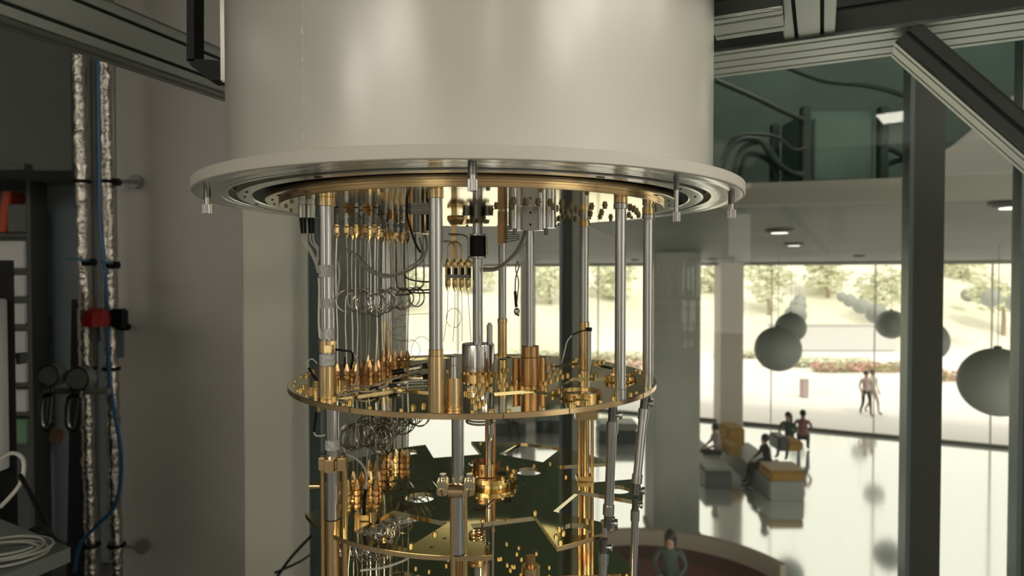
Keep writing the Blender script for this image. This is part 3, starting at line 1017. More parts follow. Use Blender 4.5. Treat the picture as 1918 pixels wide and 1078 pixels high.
for k, py in enumerate(levels[1:]):
    h = zz(levels[k], 3.25) - zz(py, 3.25) - 0.03
    t = thing('storage_box', ((a.x + b.x) / 2, 3.31, zz(py, 3.25) + 0.0095), ['pale', 'green'][k == 6] + ' storage box on the shelf, ' + ['topmost', 'second from top', 'third from top', 'fourth from top', 'fifth from top', 'lowest white one', 'lowest of all'][k], 'box')
    obj('box_body', MB().box((0, 0, h * 0.42), (b.x - a.x - 0.05, 0.105, h * 0.84), bev=0.006), ['box_white', 'green_box'][k == 6], t, world=False)
    obj('box_lid', MB().box((0, -0.005, h * 0.88), (b.x - a.x - 0.035, 0.105, h * 0.1), bev=0.004), ['box_white', 'green_box'][k == 6], t, world=False)
h0 = zz(440, 3.25) + 0.01
for k, (px, m, hh, tilt) in enumerate(((2, 'box_grey', 0.20, 0.2), (20, 'orange_plastic', 0.21, 0.15), (44, 'box_grey', 0.14, 0.0))):
    q = P(px, 440, 3.3)
    single('binder', MB().box((q.x, 3.31, h0 + hh / 2 + 0.006), (0.045 if k < 2 else 0.10, 0.105, hh), R=Matrix.Rotation(tilt, 3, 'Y'), bev=0.004), m,
           ['grey leaning file at the left edge of the top shelf', 'orange leaning file on the top shelf', 'dark box right of the orange file on the top shelf'][k], 'file')
# black rack at the left edge, black post
a, b = P(-70, 487, 2.0), P(34, 1000, 2.0)
t = thing('equipment_rack', (a.x, 2.2, 0), 'black equipment rack at the far left edge', 'rack')
obj('side_panel', MB().prism([(a.x, 2.0), (b.x, 2.0), (b.x * 1.22, 2.44), (a.x * 1.22, 2.44)], 0, a.z), 'black_metal', t)
obj('hinge', MB().box((b.x + 0.004, 2.02, zz(672, 2.0)), (0.012, 0.03, 0.035)), 'black_plastic', t)
q0, q1 = P(-30, 560, 1.95), P(-6, 885, 1.95)
obj('white_door_edge', MB().box(((q0.x + q1.x) / 2, 1.98, (q0.z + q1.z) / 2), (q1.x - q0.x, 0.05, q0.z - q1.z), bev=0.004), 'box_white', t)
mb = MB()
xa, xb = P(122, 1078, 2.98).x, P(168, 1078, 2.98).x
for yv in (2.98,):
    v1 = [(P(134, 560, yv).x, P(134, 560, yv).z), (P(150, 560, yv).x, P(150, 560, yv).z), (xb, 0.0), (xa, 0.0)]
    fr = [mb.bm.verts.new((x_, yv, z_)) for x_, z_ in v1]
    bk = [mb.bm.verts.new((x_, yv + 0.08, z_)) for x_, z_ in v1]
    mb.bm.faces.new(fr); mb.bm.faces.new(bk[::-1])
    for i in range(4):
        mb.bm.faces.new((fr[i], fr[(i + 1) % 4], bk[(i + 1) % 4], bk[i]))
single('support_post', mb, 'black_metal', 'black tapering floor post behind the right pressure gauge', 'post')
# desk with cables
dz = CAMZ - 0.55
t = thing('desk', (-1.4, 1.3, 0), 'grey desk at the lower left with coiled cable on it', 'desk')
obj('desktop', MB().prism([(-2.0, 0.95), (-0.98, 1.03), (-0.894, 1.286), (-2.0, 1.92)], dz - 0.03, dz), 'desk', t)
for (x_, y_) in ((-1.02, 1.1), (-1.0, 1.28), (-1.9, 1.05), (-1.9, 1.75)):
    obj('desk_leg', MB().v(x_, y_, 0, dz - 0.03, 0.02, 14), 'black_metal', t)
mb = MB()
pts = []
for i in range(150):
    a_ = i / 150 * 2 * PI * 5
    r = 0.058 + 0.010 * math.sin(a_ * 0.37) + 0.003 * math.sin(a_ * 1.7)
    pts.append(Vector((-0.985 + r * 1.2 * math.cos(a_), 1.235 + r * 0.9 * math.sin(a_), dz + 0.006 + 0.004 * (i / 30))))
single('cable_coil', mb.tube(pts, 0.0028, 7), 'grey_cable', 'coil of pale cable lying on the grey desk', 'cable')
single('power_cable', MB().tube(smooth_path([P(38, 890, 1.6), P(60, 930, 1.55), P(90, 990, 1.5), P(122, 1020, 1.45)], 8), 0.006, 8), 'black_plastic', 'black cable sloping down to the desk edge', 'cable')
single('power_cable', MB().tube(smooth_path([P(118, 1018, 1.44), P(80, 990, 1.4), P(52, 1000, 1.38), P(58, 1050, 1.3), P(75, 1085, 1.25)], 8), 0.006, 8), 'black_plastic', 'black cable looping over the front of the desk', 'cable')
single('data_cable', MB().tube(smooth_path([P(5, 858, 1.7), P(25, 848, 1.68), P(44, 862, 1.66), P(38, 905, 1.64), P(0, 950, 1.6)], 8), 0.005, 8), 'white_cable', 'white cable looping off the black rack', 'cable')
single('power_cable', MB().tube(smooth_path([P(520, 1078, 2.4), P(548, 1040, 2.5), P(583, 1003, 2.6)], 6), 0.006, 8), 'black_plastic', 'thin black cable crossing low left of the gold rods', 'cable')
single('power_cable', MB().tube(smooth_path([P(515, 1072, 2.5), P(560, 1052, 2.6), P(584, 1036, 2.7)], 6), 0.005, 8), 'black_plastic', 'second thin black cable low left of the gold rods', 'cable')

# ================================================================== ALUMINIUM FRAME
def profile_bar(name, p0, p1, wd, ht, label, nface=2, up=None, dark=False, under=None, nunder=None):
    """slotted extrusion: body with real recessed slots on its four faces"""
    p0, p1 = Vector(p0), Vector(p1)
    dr = (p1 - p0)
    L = dr.length
    dr.normalize()
    up = Vector(up) if up is not None else Vector((0, 0, 1))
    side = dr.cross(up).normalized()
    u_ = side.cross(dr).normalized()
    t = thing(name, tuple(p0), label, 'beam')
    t_mat = 'extrusion_shaded' if dark else 'extrusion'  # right-hand frame carries its shade as a darker material
    g = 0.006   # slot depth
    sw = 0.006  # slot width

    def face_strips(mb, c_off, n_dir, t_dir, width, k):
        # flat strips standing proud of the core between the slots
        segs = []
        step = width / k
        edges = [-width / 2] + [-width / 2 + step * (i + 0.5) for i in range(k)] + [width / 2]
        for i in range(len(edges) - 1):
            a = edges[i] + (sw / 2 if i > 0 else 0)
            b = edges[i + 1] - (sw / 2 if i < len(edges) - 2 else 0)
            segs.append((a, b))
        for a, b in segs:
            c = (p0 + p1) / 2 + n_dir * c_off + t_dir * ((a + b) / 2)
            R = Matrix((dr, t_dir, dr.cross(t_dir))).transposed()
            mb.box(c, (L, b - a, g), R=R, bev=0.0012)
    core = MB().bar(p0, p1, wd - 2 * g, ht - 2 * g, up)
    obj('core', core, 'groove', t)
    k1 = nface
    for nm, off, nd, td, width, k in (('side_face', wd / 2 - g / 2, side, u_, ht, k1), ('side_face', wd / 2 - g / 2, -side, u_, ht, k1),
                                      ('top_face', ht / 2 - g / 2, u_, side, wd, max(1, round(wd / ht * k1))), ('under_face', ht / 2 - g / 2, -u_, side, wd, max(1, round(wd / ht * k1)))):
        mb = MB()
        if nm in ('under_face', 'top_face') and nunder: k = nunder
        face_strips(mb, off, nd, td, width, k)
        obj(nm, mb, under if (under and nm == 'under_face') else t_mat, t)
    return t


UB = Vector((0.37, 1, 0)).normalized()
VB = Vector((1, -0.46, 0)).normalized()
q0 = P(433, 137, 1.3)
pA = Vector((q0.x, 1.3, q0.z)) - UB * 1.5 + Vector((-0.03, 0, 0))
profile_bar('frame_beam', pA, pA + UB * 2.6, 0.045, 0.09, 'long slotted aluminium beam crossing the upper left corner', 2)
NB = Vector((VB.y, -VB.x, 0)) * -1.0
NB = Vector((0.46, 1.0, 0)).normalized()      # level, square to the right-hand beams, away from the viewer


def along(px, Yd, h):
    """point at this column of the picture, Yd metres in front of the eye and h above it"""
    return Vector(((px - 959) / F * Yd, Yd, CAMZ + h))


m0 = along(1352, 1.29, 0.42 + 0.045)
profile_bar('frame_beam', m0 - VB * 0.03, m0 + VB * 1.1, 0.165, 0.09, 'broad slotted aluminium beam crossing the upper right, carrying the diagonal brace', 1, dark=True, under='extrusion_lit', nunder=4)
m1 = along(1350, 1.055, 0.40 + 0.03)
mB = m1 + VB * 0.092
profile_bar('frame_beam', m1 - VB * 0.015, mB, 0.10, 0.06, 'short slotted beam between the white cylinder and the overhead beam', 1, dark=True, under='extrusion_lit', nunder=2)
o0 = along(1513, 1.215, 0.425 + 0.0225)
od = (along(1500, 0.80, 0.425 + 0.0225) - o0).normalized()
profile_bar('frame_beam', o0, o0 + od * 0.62, 0.082, 0.045, 'overhead slotted beam coming towards the viewer at the upper right', 1, dark=True, under='extrusion_lit', nunder=2)
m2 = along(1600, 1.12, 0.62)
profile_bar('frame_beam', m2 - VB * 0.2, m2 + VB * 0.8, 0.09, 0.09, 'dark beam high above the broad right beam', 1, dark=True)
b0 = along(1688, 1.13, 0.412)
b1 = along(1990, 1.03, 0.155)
profile_bar('diagonal_brace', b0, b0 + (b1 - b0) * 1.2, 0.085, 0.046, 'diagonal aluminium brace with a painted-in shaded side at the upper right', 1, dark=True, under='extrusion_lit', nunder=2)
pe = b0 + (b1 - b0) * 1.2
profile_bar('frame_post', Vector((pe.x + 0.05, pe.y, 0.0)), Vector((pe.x + 0.05, pe.y, CAMZ + 0.42)), 0.09, 0.09, 'upright aluminium post carrying the lower end of the diagonal brace', 1, up=(0, 1, 0))
c0 = along(1345, 1.5, 0.62)
single('cover_panel', MB().bar(c0 + VB * 0.14, c0 + VB * 1.6, 0.9, 0.02), 'black_metal', 'dark panel above the aluminium frame at the right', 'panel')

# ================================================================== CRYOSTAT
def Z(z): return CAMZ + z
ax, ay = AX.x, AX.y
Z1, Z2, Z3, Z4 = 0.098, -0.1566, -0.3277, -0.470     # undersides / tops of the plates, relative to the eye
R1, R2, R3, R4 = 0.287, 0.2774, 0.258, 0.250

t = thing('vacuum_can', (ax, ay, Z(0.109)), 'big white painted cylinder with a wide flange hanging over the gold plates', 'vacuum can')
obj('shell', MB().lathe((ax, ay, CAMZ), [(0.354, 0.122), (0.354, 0.80), (0.349, 0.80), (0.349, 0.122)], 160, True), 'white_paint', t)
obj('flange', MB().lathe((ax, ay, CAMZ), [(0.352, 0.1233), (0.395, 0.1233), (0.3963, 0.1225), (0.3963, 0.1100), (0.3950, 0.1090), (0.3925, 0.1090), (0.3925, 0.1120), (0.352, 0.1120)], 160, True), 'white_paint_edge', t)
obj('flange_face', MB().lathe((ax, ay, CAMZ), [(0.3924, 0.1122), (0.3924, 0.1090), (0.380, 0.1088), (0.379, 0.1090), (0.3765, 0.1090), (0.375, 0.1088), (0.362, 0.1088), (0.3615, 0.1093), (0.3595, 0.1093), (0.359, 0.1088), (0.3525, 0.1088), (0.3515, 0.1098), (0.3515, 0.1122)], 160, True), 'aluminium', t)
obj('cavity_floor', MB().lathe((ax, ay, CAMZ), [(0.0, 0.1215), (0.3485, 0.1215), (0.3485, 0.124), (0.0, 0.124)], 96, True), 'dark_gap', t)
obj('inner_ring', MB().lathe((ax, ay, CAMZ), [(0.321, 0.1215), (0.321, 0.1092), (0.3225, 0.1080), (0.3395, 0.1080), (0.341, 0.1092), (0.341, 0.1215)], 160, True), 'aluminium', t)
sx, sy = -0.1655, -0.3126
mb = MB()
mb.bar((ax + sx, ay + sy, Z(0.124)), (ax + sx, ay + sy, Z(0.80)), 0.003, 0.0012, up=(sx, sy, 0))
obj('weld_seam', mb, 'white_paint', t)
mb = MB()
for k in range(16):
    zz_ = Z(0.13 + 0.03 * k * random.uniform(0.6, 1.3))
    mb.sphere((ax + sx * 1.003, ay + sy * 1.003, zz_), random.uniform(0.0008, 0.0017), 8, sz=2.5)
o = obj('paint_drips', mb, 'white_paint', t); o['kind'] = 'stuff'
# slots in the rings
for a_ in (-150, -118, -62, -36, -20, 200, 184, 8):
    a = math.radians(a_)
    for r_ in (0.331, ):
        obj('slot', MB().bar((ax + r_ * math.cos(a) - 0.005 * math.sin(a), ay + r_ * math.sin(a) + 0.005 * math.cos(a), Z(0.1079)), (ax + r_ * math.cos(a) + 0.005 * math.sin(a), ay + r_ * math.sin(a) - 0.005 * math.cos(a), Z(0.1079)), 0.003, 0.0012), 'dark_gap', t)
# flange screws
def knurl(mb, x, y, z0, z1, r, n=20):
    vs0, vs1 = [], []
    for i in range(n * 2):
        rr = r * (1.0 if i % 2 else 0.90)
        a = PI * i / n
        vs0.append((x + rr * math.cos(a), y + rr * math.sin(a)))
    mb.prism(vs0, z0, z1)
for k, (px, py, y1, r, R_, lab) in enumerate(((390, 352, 400, 0.0034, 0.378, 'left hanging flange screw'), (885, 300, 358, 0.0036, 0.378, ''), (1383, 352, 408, 0.0034, 0.378, ''), (1266, 345, 415, 0.0026, 0.362, ''))):
    tt = (px - 959) / F
    # solve on the bolt circle, near or side
    best = None
    for i in range(3600):
        a = math.radians(i / 10)
        x, y = ax + R_ * math.cos(a), ay + R_ * math.sin(a)
        e = abs(x / y - tt) + (0.00002 * y if k != 3 else 0)
        if k == 1 and y > 1: continue
        if k in (0, 2, 3) and not (0.7 < y < 0.98 if k != 3 else 0.7 < y < 0.9): continue
        if best is None or e < best[0]: best = (e, x, y)
    _, x, y = best
    zb = -(y1 - 515) * y / F
    g = thing('flange_screw', (x, y, Z(zb)), ['captive steel screw hanging at the left end of the flange', 'captive steel screw hanging at the front of the flange', 'captive steel screw hanging at the right end of the flange', 'thin long screw hanging inside the right end of the flange'][k], 'screw')
    obj('shank', MB().v(x, y, Z(zb + 0.010), Z(0.1092), r, 16), 'steel', g)
    obj('collar', MB().v(x, y, Z(0.097), Z(0.1088), r * 1.25, 16), 'steel_dark', g)
    hb = MB()
    rr = 0.0062 if k in (0, 2) else (0.0045 if k == 3 else 0.005)
    knurl(hb, x, y, Z(zb), Z(zb + 0.011), rr)
    obj('screw_head', hb, 'steel', g, angle=20)
# side lift handle (black) and white plate edge, left of the can
q = P(430, 158, 0.93)
t = thing('side_bracket', (q.x, 0.93, q.z), 'white edge plate with a black handle on the left side of the white cylinder', 'bracket')
obj('edge_plate', MB().box((q.x - 0.001, 0.95, q.z + 0.24), (0.012, 0.07, 0.48), bev=0.002), 'white_paint', t)
pts = [P(366, -40, 0.95), P(366, 120, 0.95), P(405, 148, 0.95), P(424, 148, 0.95)]
obj('handle_bar', MB().bar(pts[0], pts[1], 0.03, 0.011, up=(1, 0, 0)), 'black_metal', t)
mb = MB()
pl = [P(360, 118, 0.95), P(372, 116, 0.95), P(424, 120, 0.95), P(424, 155, 0.95), P(400, 155, 0.95), P(368, 130, 0.95)]
fr = [mb.bm.verts.new(p_ + Vector((0, -0.015, 0))) for p_ in pl]
bk = [mb.bm.verts.new(p_ + Vector((0, 0.015, 0))) for p_ in pl]
mb.bm.faces.new(fr); mb.bm.faces.new(bk[::-1])
for i in range(6): mb.bm.faces.new((fr[i], fr[(i + 1) % 6], bk[(i + 1) % 6], bk[i]))
obj('handle_gusset', mb, 'black_metal', t)

# ---- top gold plate
t = thing('top_gold_plate', (ax, ay, Z(Z1)), 'uppermost round gold plate under the flange, with screws on its mirror underside', 'plate')
top_plate = t
obj('plate_disc', MB().lathe((ax, ay, CAMZ), [(0.0, 0.110), (0.304, 0.110), (0.305, 0.1095), (0.305, 0.1042), (0.3045, 0.1038), (0.0, 0.1038)], 160, True), 'gold_top', t)
obj('stepped_disc', MB().lathe((ax, ay, CAMZ), [(0.0, 0.1038), (0.2865, 0.1038), (0.2865, 0.0984), (0.2861, 0.098), (0.0, 0.098)], 160, True), 'gold_top', t)
obj('upper_rim', MB().lathe((ax, ay, CAMZ), [(0.3052, 0.1100), (0.3058, 0.1095), (0.3058, 0.1045), (0.3052, 0.1040)], 160, True), 'gold_satin', t)
obj('lower_rim', MB().lathe((ax, ay, CAMZ), [(0.2867, 0.1037), (0.2872, 0.1035), (0.2872, 0.0985), (0.2867, 0.0981)], 160, True), 'gold_satin', t)


def bolt_mesh(name, m, r=0.0036, h=0.004, down=False):
    mb = MB()
    s = -1 if down else 1
    mb.lathe((0, 0, 0), [(0, 0), (r * 1.35, 0), (r * 1.35, s * h * 0.18), (r, s * h * 0.18), (r, s * h * 0.9), (r * 0.85, s * h), (r * 0.5, s * h), (r * 0.5, s * h * 0.55), (0, s * h * 0.55)], 10)
    return mb.mesh(name, m, 40)


BD = bolt_mesh('bolt', 'bolt_dark', 0.0032, 0.005, True)
BG = bolt_mesh('bolt', 'gold_bolt', 0.0031, 0.0042)
BGS = bolt_mesh('bolt', 'gold_bolt', 0.0026, 0.0035)
BDS = bolt_mesh('bolt', 'bolt_dark', 0.0022, 0.0028, True)


def put(me, parent, x, y, zrel, name='bolt'):
    o = bpy.data.objects.new(name, me)
    COL.objects.link(o)
    o.parent = parent
    o.location = Vector((x, y, Z(zrel))) - Vector(parent.location)
    return o


def inside(p_, R_): return (p_.x - ax) ** 2 + (p_.y - ay) ** 2 < R_ ** 2


for (px, py) in [(958, 385), (930, 385), (1035, 387), (1042, 390), (1052, 393), (1062, 397), (1133, 384), (1108, 386), (1106, 399), (1127, 397), (1124, 405), (1144, 406), (1115, 416), (1127, 416), (1143, 414), (1104, 405),
                 (1040, 411), (1047, 409), (1055, 406), (1065, 403), (1180, 388), (1187, 391), (1192, 395), (1178, 402), (1170, 407), (1022, 400), (1012, 405), (1030, 418), (870, 400), (866, 412), (875, 414), (1078, 410), (1090, 416), (1196, 402),
                 (962, 376), (985, 377), (1008, 378), (1030, 379), (1052, 380), (920, 392), (905, 405), (1070, 386), (1080, 392), (1088, 398)]:
    p_ = onp(px, py, Z1)
    if inside(p_, R1 - 0.006): put(BD, t, p_.x, p_.y, Z1)
for i in range(28):
    a = 2 * PI * (i + 0.5) / 28
    put(BDS, t, ax + 0.277 * math.cos(a), ay + 0.277 * math.sin(a), Z1)
for a_ in (182, 192, 203, 214, 225, -8, -20, -34):
    a = math.radians(a_)
    obj('slot', MB().bar((ax + 0.2955 * math.cos(a) - 0.006 * math.sin(a), ay + 0.2955 * math.sin(a) + 0.006 * math.cos(a), Z(0.1037)), (ax + 0.2955 * math.cos(a) + 0.006 * math.sin(a), ay + 0.2955 * math.sin(a) - 0.006 * math.cos(a), Z(0.1037)), 0.0025, 0.0008), 'dark_gap', t)


# ---- middle gold plate
def trap(r0, r1, w0, w1, a_deg):
    a = math.radians(a_deg)
    rx, ry = math.cos(a), math.sin(a)
    tx, ty = -ry, rx
    return [(r0 * rx + w0 * tx, r0 * ry + w0 * ty), (r1 * rx + w1 * tx, r1 * ry + w1 * ty), (r1 * rx - w1 * tx, r1 * ry - w1 * ty), (r0 * rx - w0 * tx, r0 * ry - w0 * ty)]


def rel(p_): return (p_.x - ax, p_.y - ay)


cut2 = [trap(0.150, 0.244, 0.030, 0.062, a) for a in (-117, -66, -20, 27, 72, 118)]
me = plate_mesh('plate_disc', circ(0, 0, R2 - 0.0006, 160), cut2, -0.0072, 0.0, 'gold_mirror')
t = thing('middle_gold_plate', (ax, ay, Z(Z2)), 'full round gold plate across the middle of the view', 'plate')
mid_plate = t
obj('plate_disc', me, None, t, world=False)
obj('plate_rim', MB().lathe((ax, ay, Z(Z2)), [(R2 - 0.0005, -0.0002), (R2, -0.0006), (R2, -0.0068), (R2 - 0.0005, -0.0072)], 160, True), 'gold_satin', t)
for c in cut2:
    cx_ = sum(p_[0] for p_ in c) / 4; cy_ = sum(p_[1] for p_ in c) / 4
    big = [(cx_ + (x - cx_) * 0.995, cy_ + (y - cy_) * 0.995) for x, y in c]
    obj('port_cover', MB().prism(big, -0.0065, -0.0022), 'gold_mirror', t, world=False)
mid_bolts = [(1036, 681), (1063, 681), (1073, 677), (1078, 672), (1094, 679), (1122, 677), (1130, 676), (1027, 684), (1037, 689), (1049, 694), (1063, 701), (1028, 701), (1039, 696), (1043, 707), (1053, 703), (1031, 712), (1021, 716),
             (1023, 727), (1036, 734), (1048, 729), (1008, 701), (1009, 714), (996, 714), (1001, 725), (987, 716), (978, 725), (969, 714), (960, 705), (958, 725), (949, 718), (934, 714), (936, 721), (980, 696), (984, 703), (1108, 703), (1116, 701),
             (1086, 702), (1198, 694), (1180, 738), (919, 727), (920, 769), (1070, 747), (1070, 757), (1100, 753), (586, 694), (574, 701), (570, 723), (563, 729), (646, 736), (668, 733), (688, 726), (740, 724), (774, 761), (793, 758), (626, 745), (760, 770),
             (946, 700), (930, 700), (922, 708), (912, 716), (905, 724), (900, 735), (893, 742), (885, 748), (880, 738), (878, 728), (872, 735), (890, 728), (898, 718), (910, 702), (942, 692), (950, 690), (938, 684), (965, 690), (1015, 690), (1045, 684),
             (905, 752), (897, 756), (890, 760), (1150, 690), (1165, 692), (1210, 712), (1222, 716), (990, 735), (970, 733), (1012, 735), (1140, 750), (700, 765), (735, 770), (1060, 765), (1090, 768), (1150, 745), (655, 752)]
for (px, py) in mid_bolts:
    p_ = onp(px, py + 2, Z2)
    x, y = rel(p_)
    if inside(p_, R2 - 0.006) and not any(min(c_[0] for c_ in c) < x < max(c_[0] for c_ in c) and min(c_[1] for c_ in c) < y < max(c_[1] for c_ in c) and 0.16 < math.hypot(x, y) < 0.235 and abs(math.atan2(y, x) - math.atan2(sum(c_[1] for c_ in c), sum(c_[0] for c_ in c))) < 0.18 for c in cut2):
        put(BG, t, p_.x, p_.y, Z2)
for i in range(40):
    a = 2 * PI * (i + 0.3) / 40
    put(BGS, t, ax + 0.268 * math.cos(a), ay + 0.268 * math.sin(a), Z2 - 0.0015, 'rim_screw')


for a_ in (-119, -80, -63, -33, -150, -14):
    a = math.radians(a_)
    obj('rim_slit', MB().box((R2 * math.cos(a), R2 * math.sin(a), -0.0036), (0.0012, 0.0012, 0.0062), a), 'bolt_dark', t, world=False)


def letter(ch, x, y, z, size, rz, parent):
    cu = bpy.data.curves.new('letter', 'FONT')
    cu.body = ch
    cu.size = size
    cu.extrude = 0.0003
    cu.align_x = 'CENTER'; cu.align_y = 'CENTER'
    o = bpy.data.objects.new('letter', cu); COL.objects.link(o)
    dg = bpy.context.evaluated_depsgraph_get()
    me = bpy.data.meshes.new_from_object(o.evaluated_get(dg))
    bpy.data.objects.remove(o); bpy.data.curves.remove(cu)
    me.transform(Matrix.Rotation(rz, 4, 'Z'))
    me.materials.clear(); me.materials.append(MATS['black_metal'])
    me.transform(Matrix.Translation(Vector((x, y, z)) - Vector(parent.location)))
    o = bpy.data.objects.new('letter', me); COL.objects.link(o); o.parent = parent
    return o


# ---- lower gold plate (with open notches and round holes)
def L3(px, py): return rel(onp(px, py, Z3))


def rimang(px, py):
    x, y = L3(px, py)
    return math.atan2(y, x)


def arc_pts(a0, a1, R_, n=40):
    while a1 < a0: a1 += 2 * PI
    k = max(2, int((a1 - a0) / (2 * PI) * 200))
    return [(R_ * math.cos(a0 + (a1 - a0) * i / k), R_ * math.sin(a0 + (a1 - a0) * i / k)) for i in range(k + 1)]


notches = [  # (rim pixel where it starts counter-clockwise, inner corners, rim pixel where it ends)
    ((925, 1050), [(880, 981), (1003, 966)], (1063, 1038)),
    ((1175, 989), [(1036, 957), (1083, 918)], (1213, 940)),
    ((1194, 896), [(1085, 905), (1042, 872)], (1138, 867)),
    ((882, 821), [(902, 850), (812, 857)], (793, 829)),
    ((583, 905), [(668, 900), (650, 938)], (574, 960))]
outline = []
angs = [(rimang(*n_[0]), [L3(*c) for c in n_[1]], rimang(*n_[2])) for n_ in notches]
angs.sort(key=lambda q_: q_[0])
for i, (a0, cs, a1) in enumerate(angs):
    outline.append((R3 * math.cos(a0), R3 * math.sin(a0)))
    outline += cs
    nxt = angs[(i + 1) % len(angs)][0]
    outline += arc_pts(a1, nxt, R3)[:-1]
holes3 = [[L3(662, 996), L3(737, 955), L3(839, 978), L3(762, 1026)], [L3(934, 850), L3(972, 828), L3(1052, 838), L3(1017, 865)]]
for (px, py, rpx) in ((767, 846, 18), (897, 867, 20), (990, 882, 25), (787, 931, 28), (1157, 916, 24), (1081, 990, 29)):
    p_ = onp(px, py, Z3)
    holes3.append(circ(p_.x - ax, p_.y - ay, rpx * p_.y / F, 36))
me = plate_mesh('plate_disc', outline, holes3, -0.0060, 0.0, 'gold_mirror')
t = thing('lower_gold_plate', (ax, ay, Z(Z3)), 'notched gold plate below the middle one, with round holes', 'plate')
low_plate = t
obj('plate_disc', me, None, t, world=False)
mb = MB()
for i, (a0, cs, a1) in enumerate(angs):      # rim strips on the arcs that are left
    nxt = angs[(i + 1) % len(angs)][0]
    ar = arc_pts(a1, nxt, R3 + 0.0004)
    ri = arc_pts(a1, nxt, R3 - 0.0001)
    mb.prism(ar + ri[::-1], Z(Z3) - 0.0058, Z(Z3) - 0.0002)
obj('plate_rim', mb, 'gold_satin', t).location = (0, 0, 0)
t.children[-1].data.transform(Matrix.Translation((ax, ay, 0)))
# small holes drilled in rows: dark countersinks
hb = MB()
hb.lathe((0, 0, 0), [(0, 0.0003), (0.0021, 0.0003), (0.0026, 0.0), (0.0026, -0.0003), (0, -0.0003)], 8)
HM = hb.mesh('screw_hole', 'bolt_dark', 60)
cnt = 0
for i in range(-9, 10):
    for j in range(-9, 10):
        x, y = i * 0.026 + (j % 2) * 0.013, j * 0.026
        if math.hypot(x, y) > R3 - 0.012: continue
        ok = True
        for h in holes3:
            cx_ = sum(p_[0] for p_ in h) / len(h); cy_ = sum(p_[1] for p_ in h) / len(h)
            rr_ = max(math.hypot(p_[0] - cx_, p_[1] - cy_) for p_ in h)
            if math.hypot(x - cx_, y - cy_) < rr_ + 0.004: ok = False
        for (a0, cs, a1) in angs:
            cx_ = (R3 * math.cos(a0) + R3 * math.cos(a1) + cs[0][0] + cs[1][0]) / 4; cy_ = (R3 * math.sin(a0) + R3 * math.sin(a1) + cs[0][1] + cs[1][1]) / 4
            if math.hypot(x - cx_, y - cy_) < 0.075: ok = False
        if ok: put(HM, t, ax + x, ay + y, Z3, 'screw_hole'); cnt += 1
for (px, py) in [(1042, 1005), (1050, 1015), (1060, 1028), (1048, 990), (1055, 998), (1120, 1012), (660, 1010), (690, 1022), (780, 1040), (820, 1045), (700, 985), (900, 830), (1000, 872), (1030, 868), (1090, 880), (1110, 872), (1190, 905), (880, 900), (620, 990), (1140, 925), (1060, 893), (1002, 960), (950, 975), (905, 975), (720, 1010), (850, 985), (815, 1000), (770, 1022)]:
    p_ = onp(px, py, Z3)
    if inside(p_, R3 - 0.006): put(BGS, t, p_.x, p_.y, Z3)

# ---- bottom gold plate
cut4 = [trap(0.13, 0.222, 0.028, 0.058, a) for a in (-117, -66, -15)]
me = plate_mesh('plate_disc', circ(0, 0, R4, 128), cut4, -0.006, 0.0, 'gold_mirror')
t = thing('bottom_gold_plate', (ax, ay, Z(Z4)), 'lowest gold plate, seen through the notches at the bottom of the view', 'plate')
obj('plate_disc', me, None, t, world=False)
for c in cut4:
    obj('port_cover', MB().prism(c, -0.005, -0.002), 'copper', t, world=False)
random.seed(3)
for i in range(60):
    a = random.uniform(0, 2 * PI); r_ = random.choice((0.06, 0.09, 0.12, 0.237, 0.10, 0.07)) + random.uniform(-0.004, 0.004)
    put(BGS, t, ax + r_ * math.cos(a), ay + r_ * math.sin(a), Z4)


# ---- rods between top and middle plates
def rod(nm, x, y, z0, z1, r, label, m='steel', sleeves=(), cat='rod'):
    """sleeves: (z0, z1, radius, material, name)"""
    g = thing(nm, (x, y, Z(z0)), label, cat)
    obj('tube', MB().v(x, y, Z(z0), Z(z1), r, 28), m, g)
    for (a, b, rr, mm, pn) in sleeves:
        c = min(0.0006, (b - a) / 4)
        obj(pn, MB().lathe((x, y, CAMZ), [(0, a), (rr - c, a), (rr, a + c), (rr, b - c), (rr - c, b), (0, b)], 28), mm, g)
    return g


def zy(py, d): return -(py - 515.0) * d / F


dA = 0.817; qA = onp(613, 745, Z2)
dA = qA.y
A_ = rod('support_rod', qA.x, qA.y, Z2, Z1, 13.6 * dA / F, 'leftmost polished steel rod wrapped with white tape, upper tier', 'steel',
         [(zy(387, dA), Z1, 16.5 * dA / F, 'gold_satin', 'top_collar'), (Z2, zy(684, dA), 16.3 * dA / F, 'gold_satin', 'base_sleeve'), (zy(660, dA), zy(636, dA), 15.6 * dA / F, 'gold_satin', 'clamp_ring'),
          (zy(519, dA), zy(496, dA), 14.3 * dA / F, 'tape', 'tape_band'), (zy(577, dA), zy(558, dA), 14.3 * dA / F, 'tape', 'tape_band'), (zy(634, dA), zy(614, dA), 14.3 * dA / F, 'tape', 'tape_band'), (zy(684, dA), zy(662, dA), 14.3 * dA / F, 'tape', 'tape_band')])
obj('clamp_block', MB().box((qA.x + 0.006, qA.y - 0.0135, Z(zy(651, dA))), (0.010, 0.008, 0.009), bev=0.001), 'gold', A_)
obj('clamp_block', MB().box((qA.x + 0.010, qA.y - 0.005, Z(zy(641, dA))), (0.006, 0.012, 0.006), bev=0.001), 'gold', A_)
qB = onp(817, 771, Z2); dB = qB.y
rod('support_rod', qB.x, qB.y, Z2, Z1, 13.0 * dB / F, 'front steel rod with gold sleeve, left of the centre of the middle plate', 'steel',
    [(zy(372, dB), Z1, 15.0 * dB / F, 'gold_satin', 'top_collar'), (Z2, zy(665, dB), 14.6 * dB / F, 'gold_satin', 'base_sleeve'), (zy(666, dB), zy(653, dB), 13.8 * dB / F, 'gold', 'sleeve_ring')])
qC = onp(722, 676, Z2); dC = min(qC.y, 1.165)
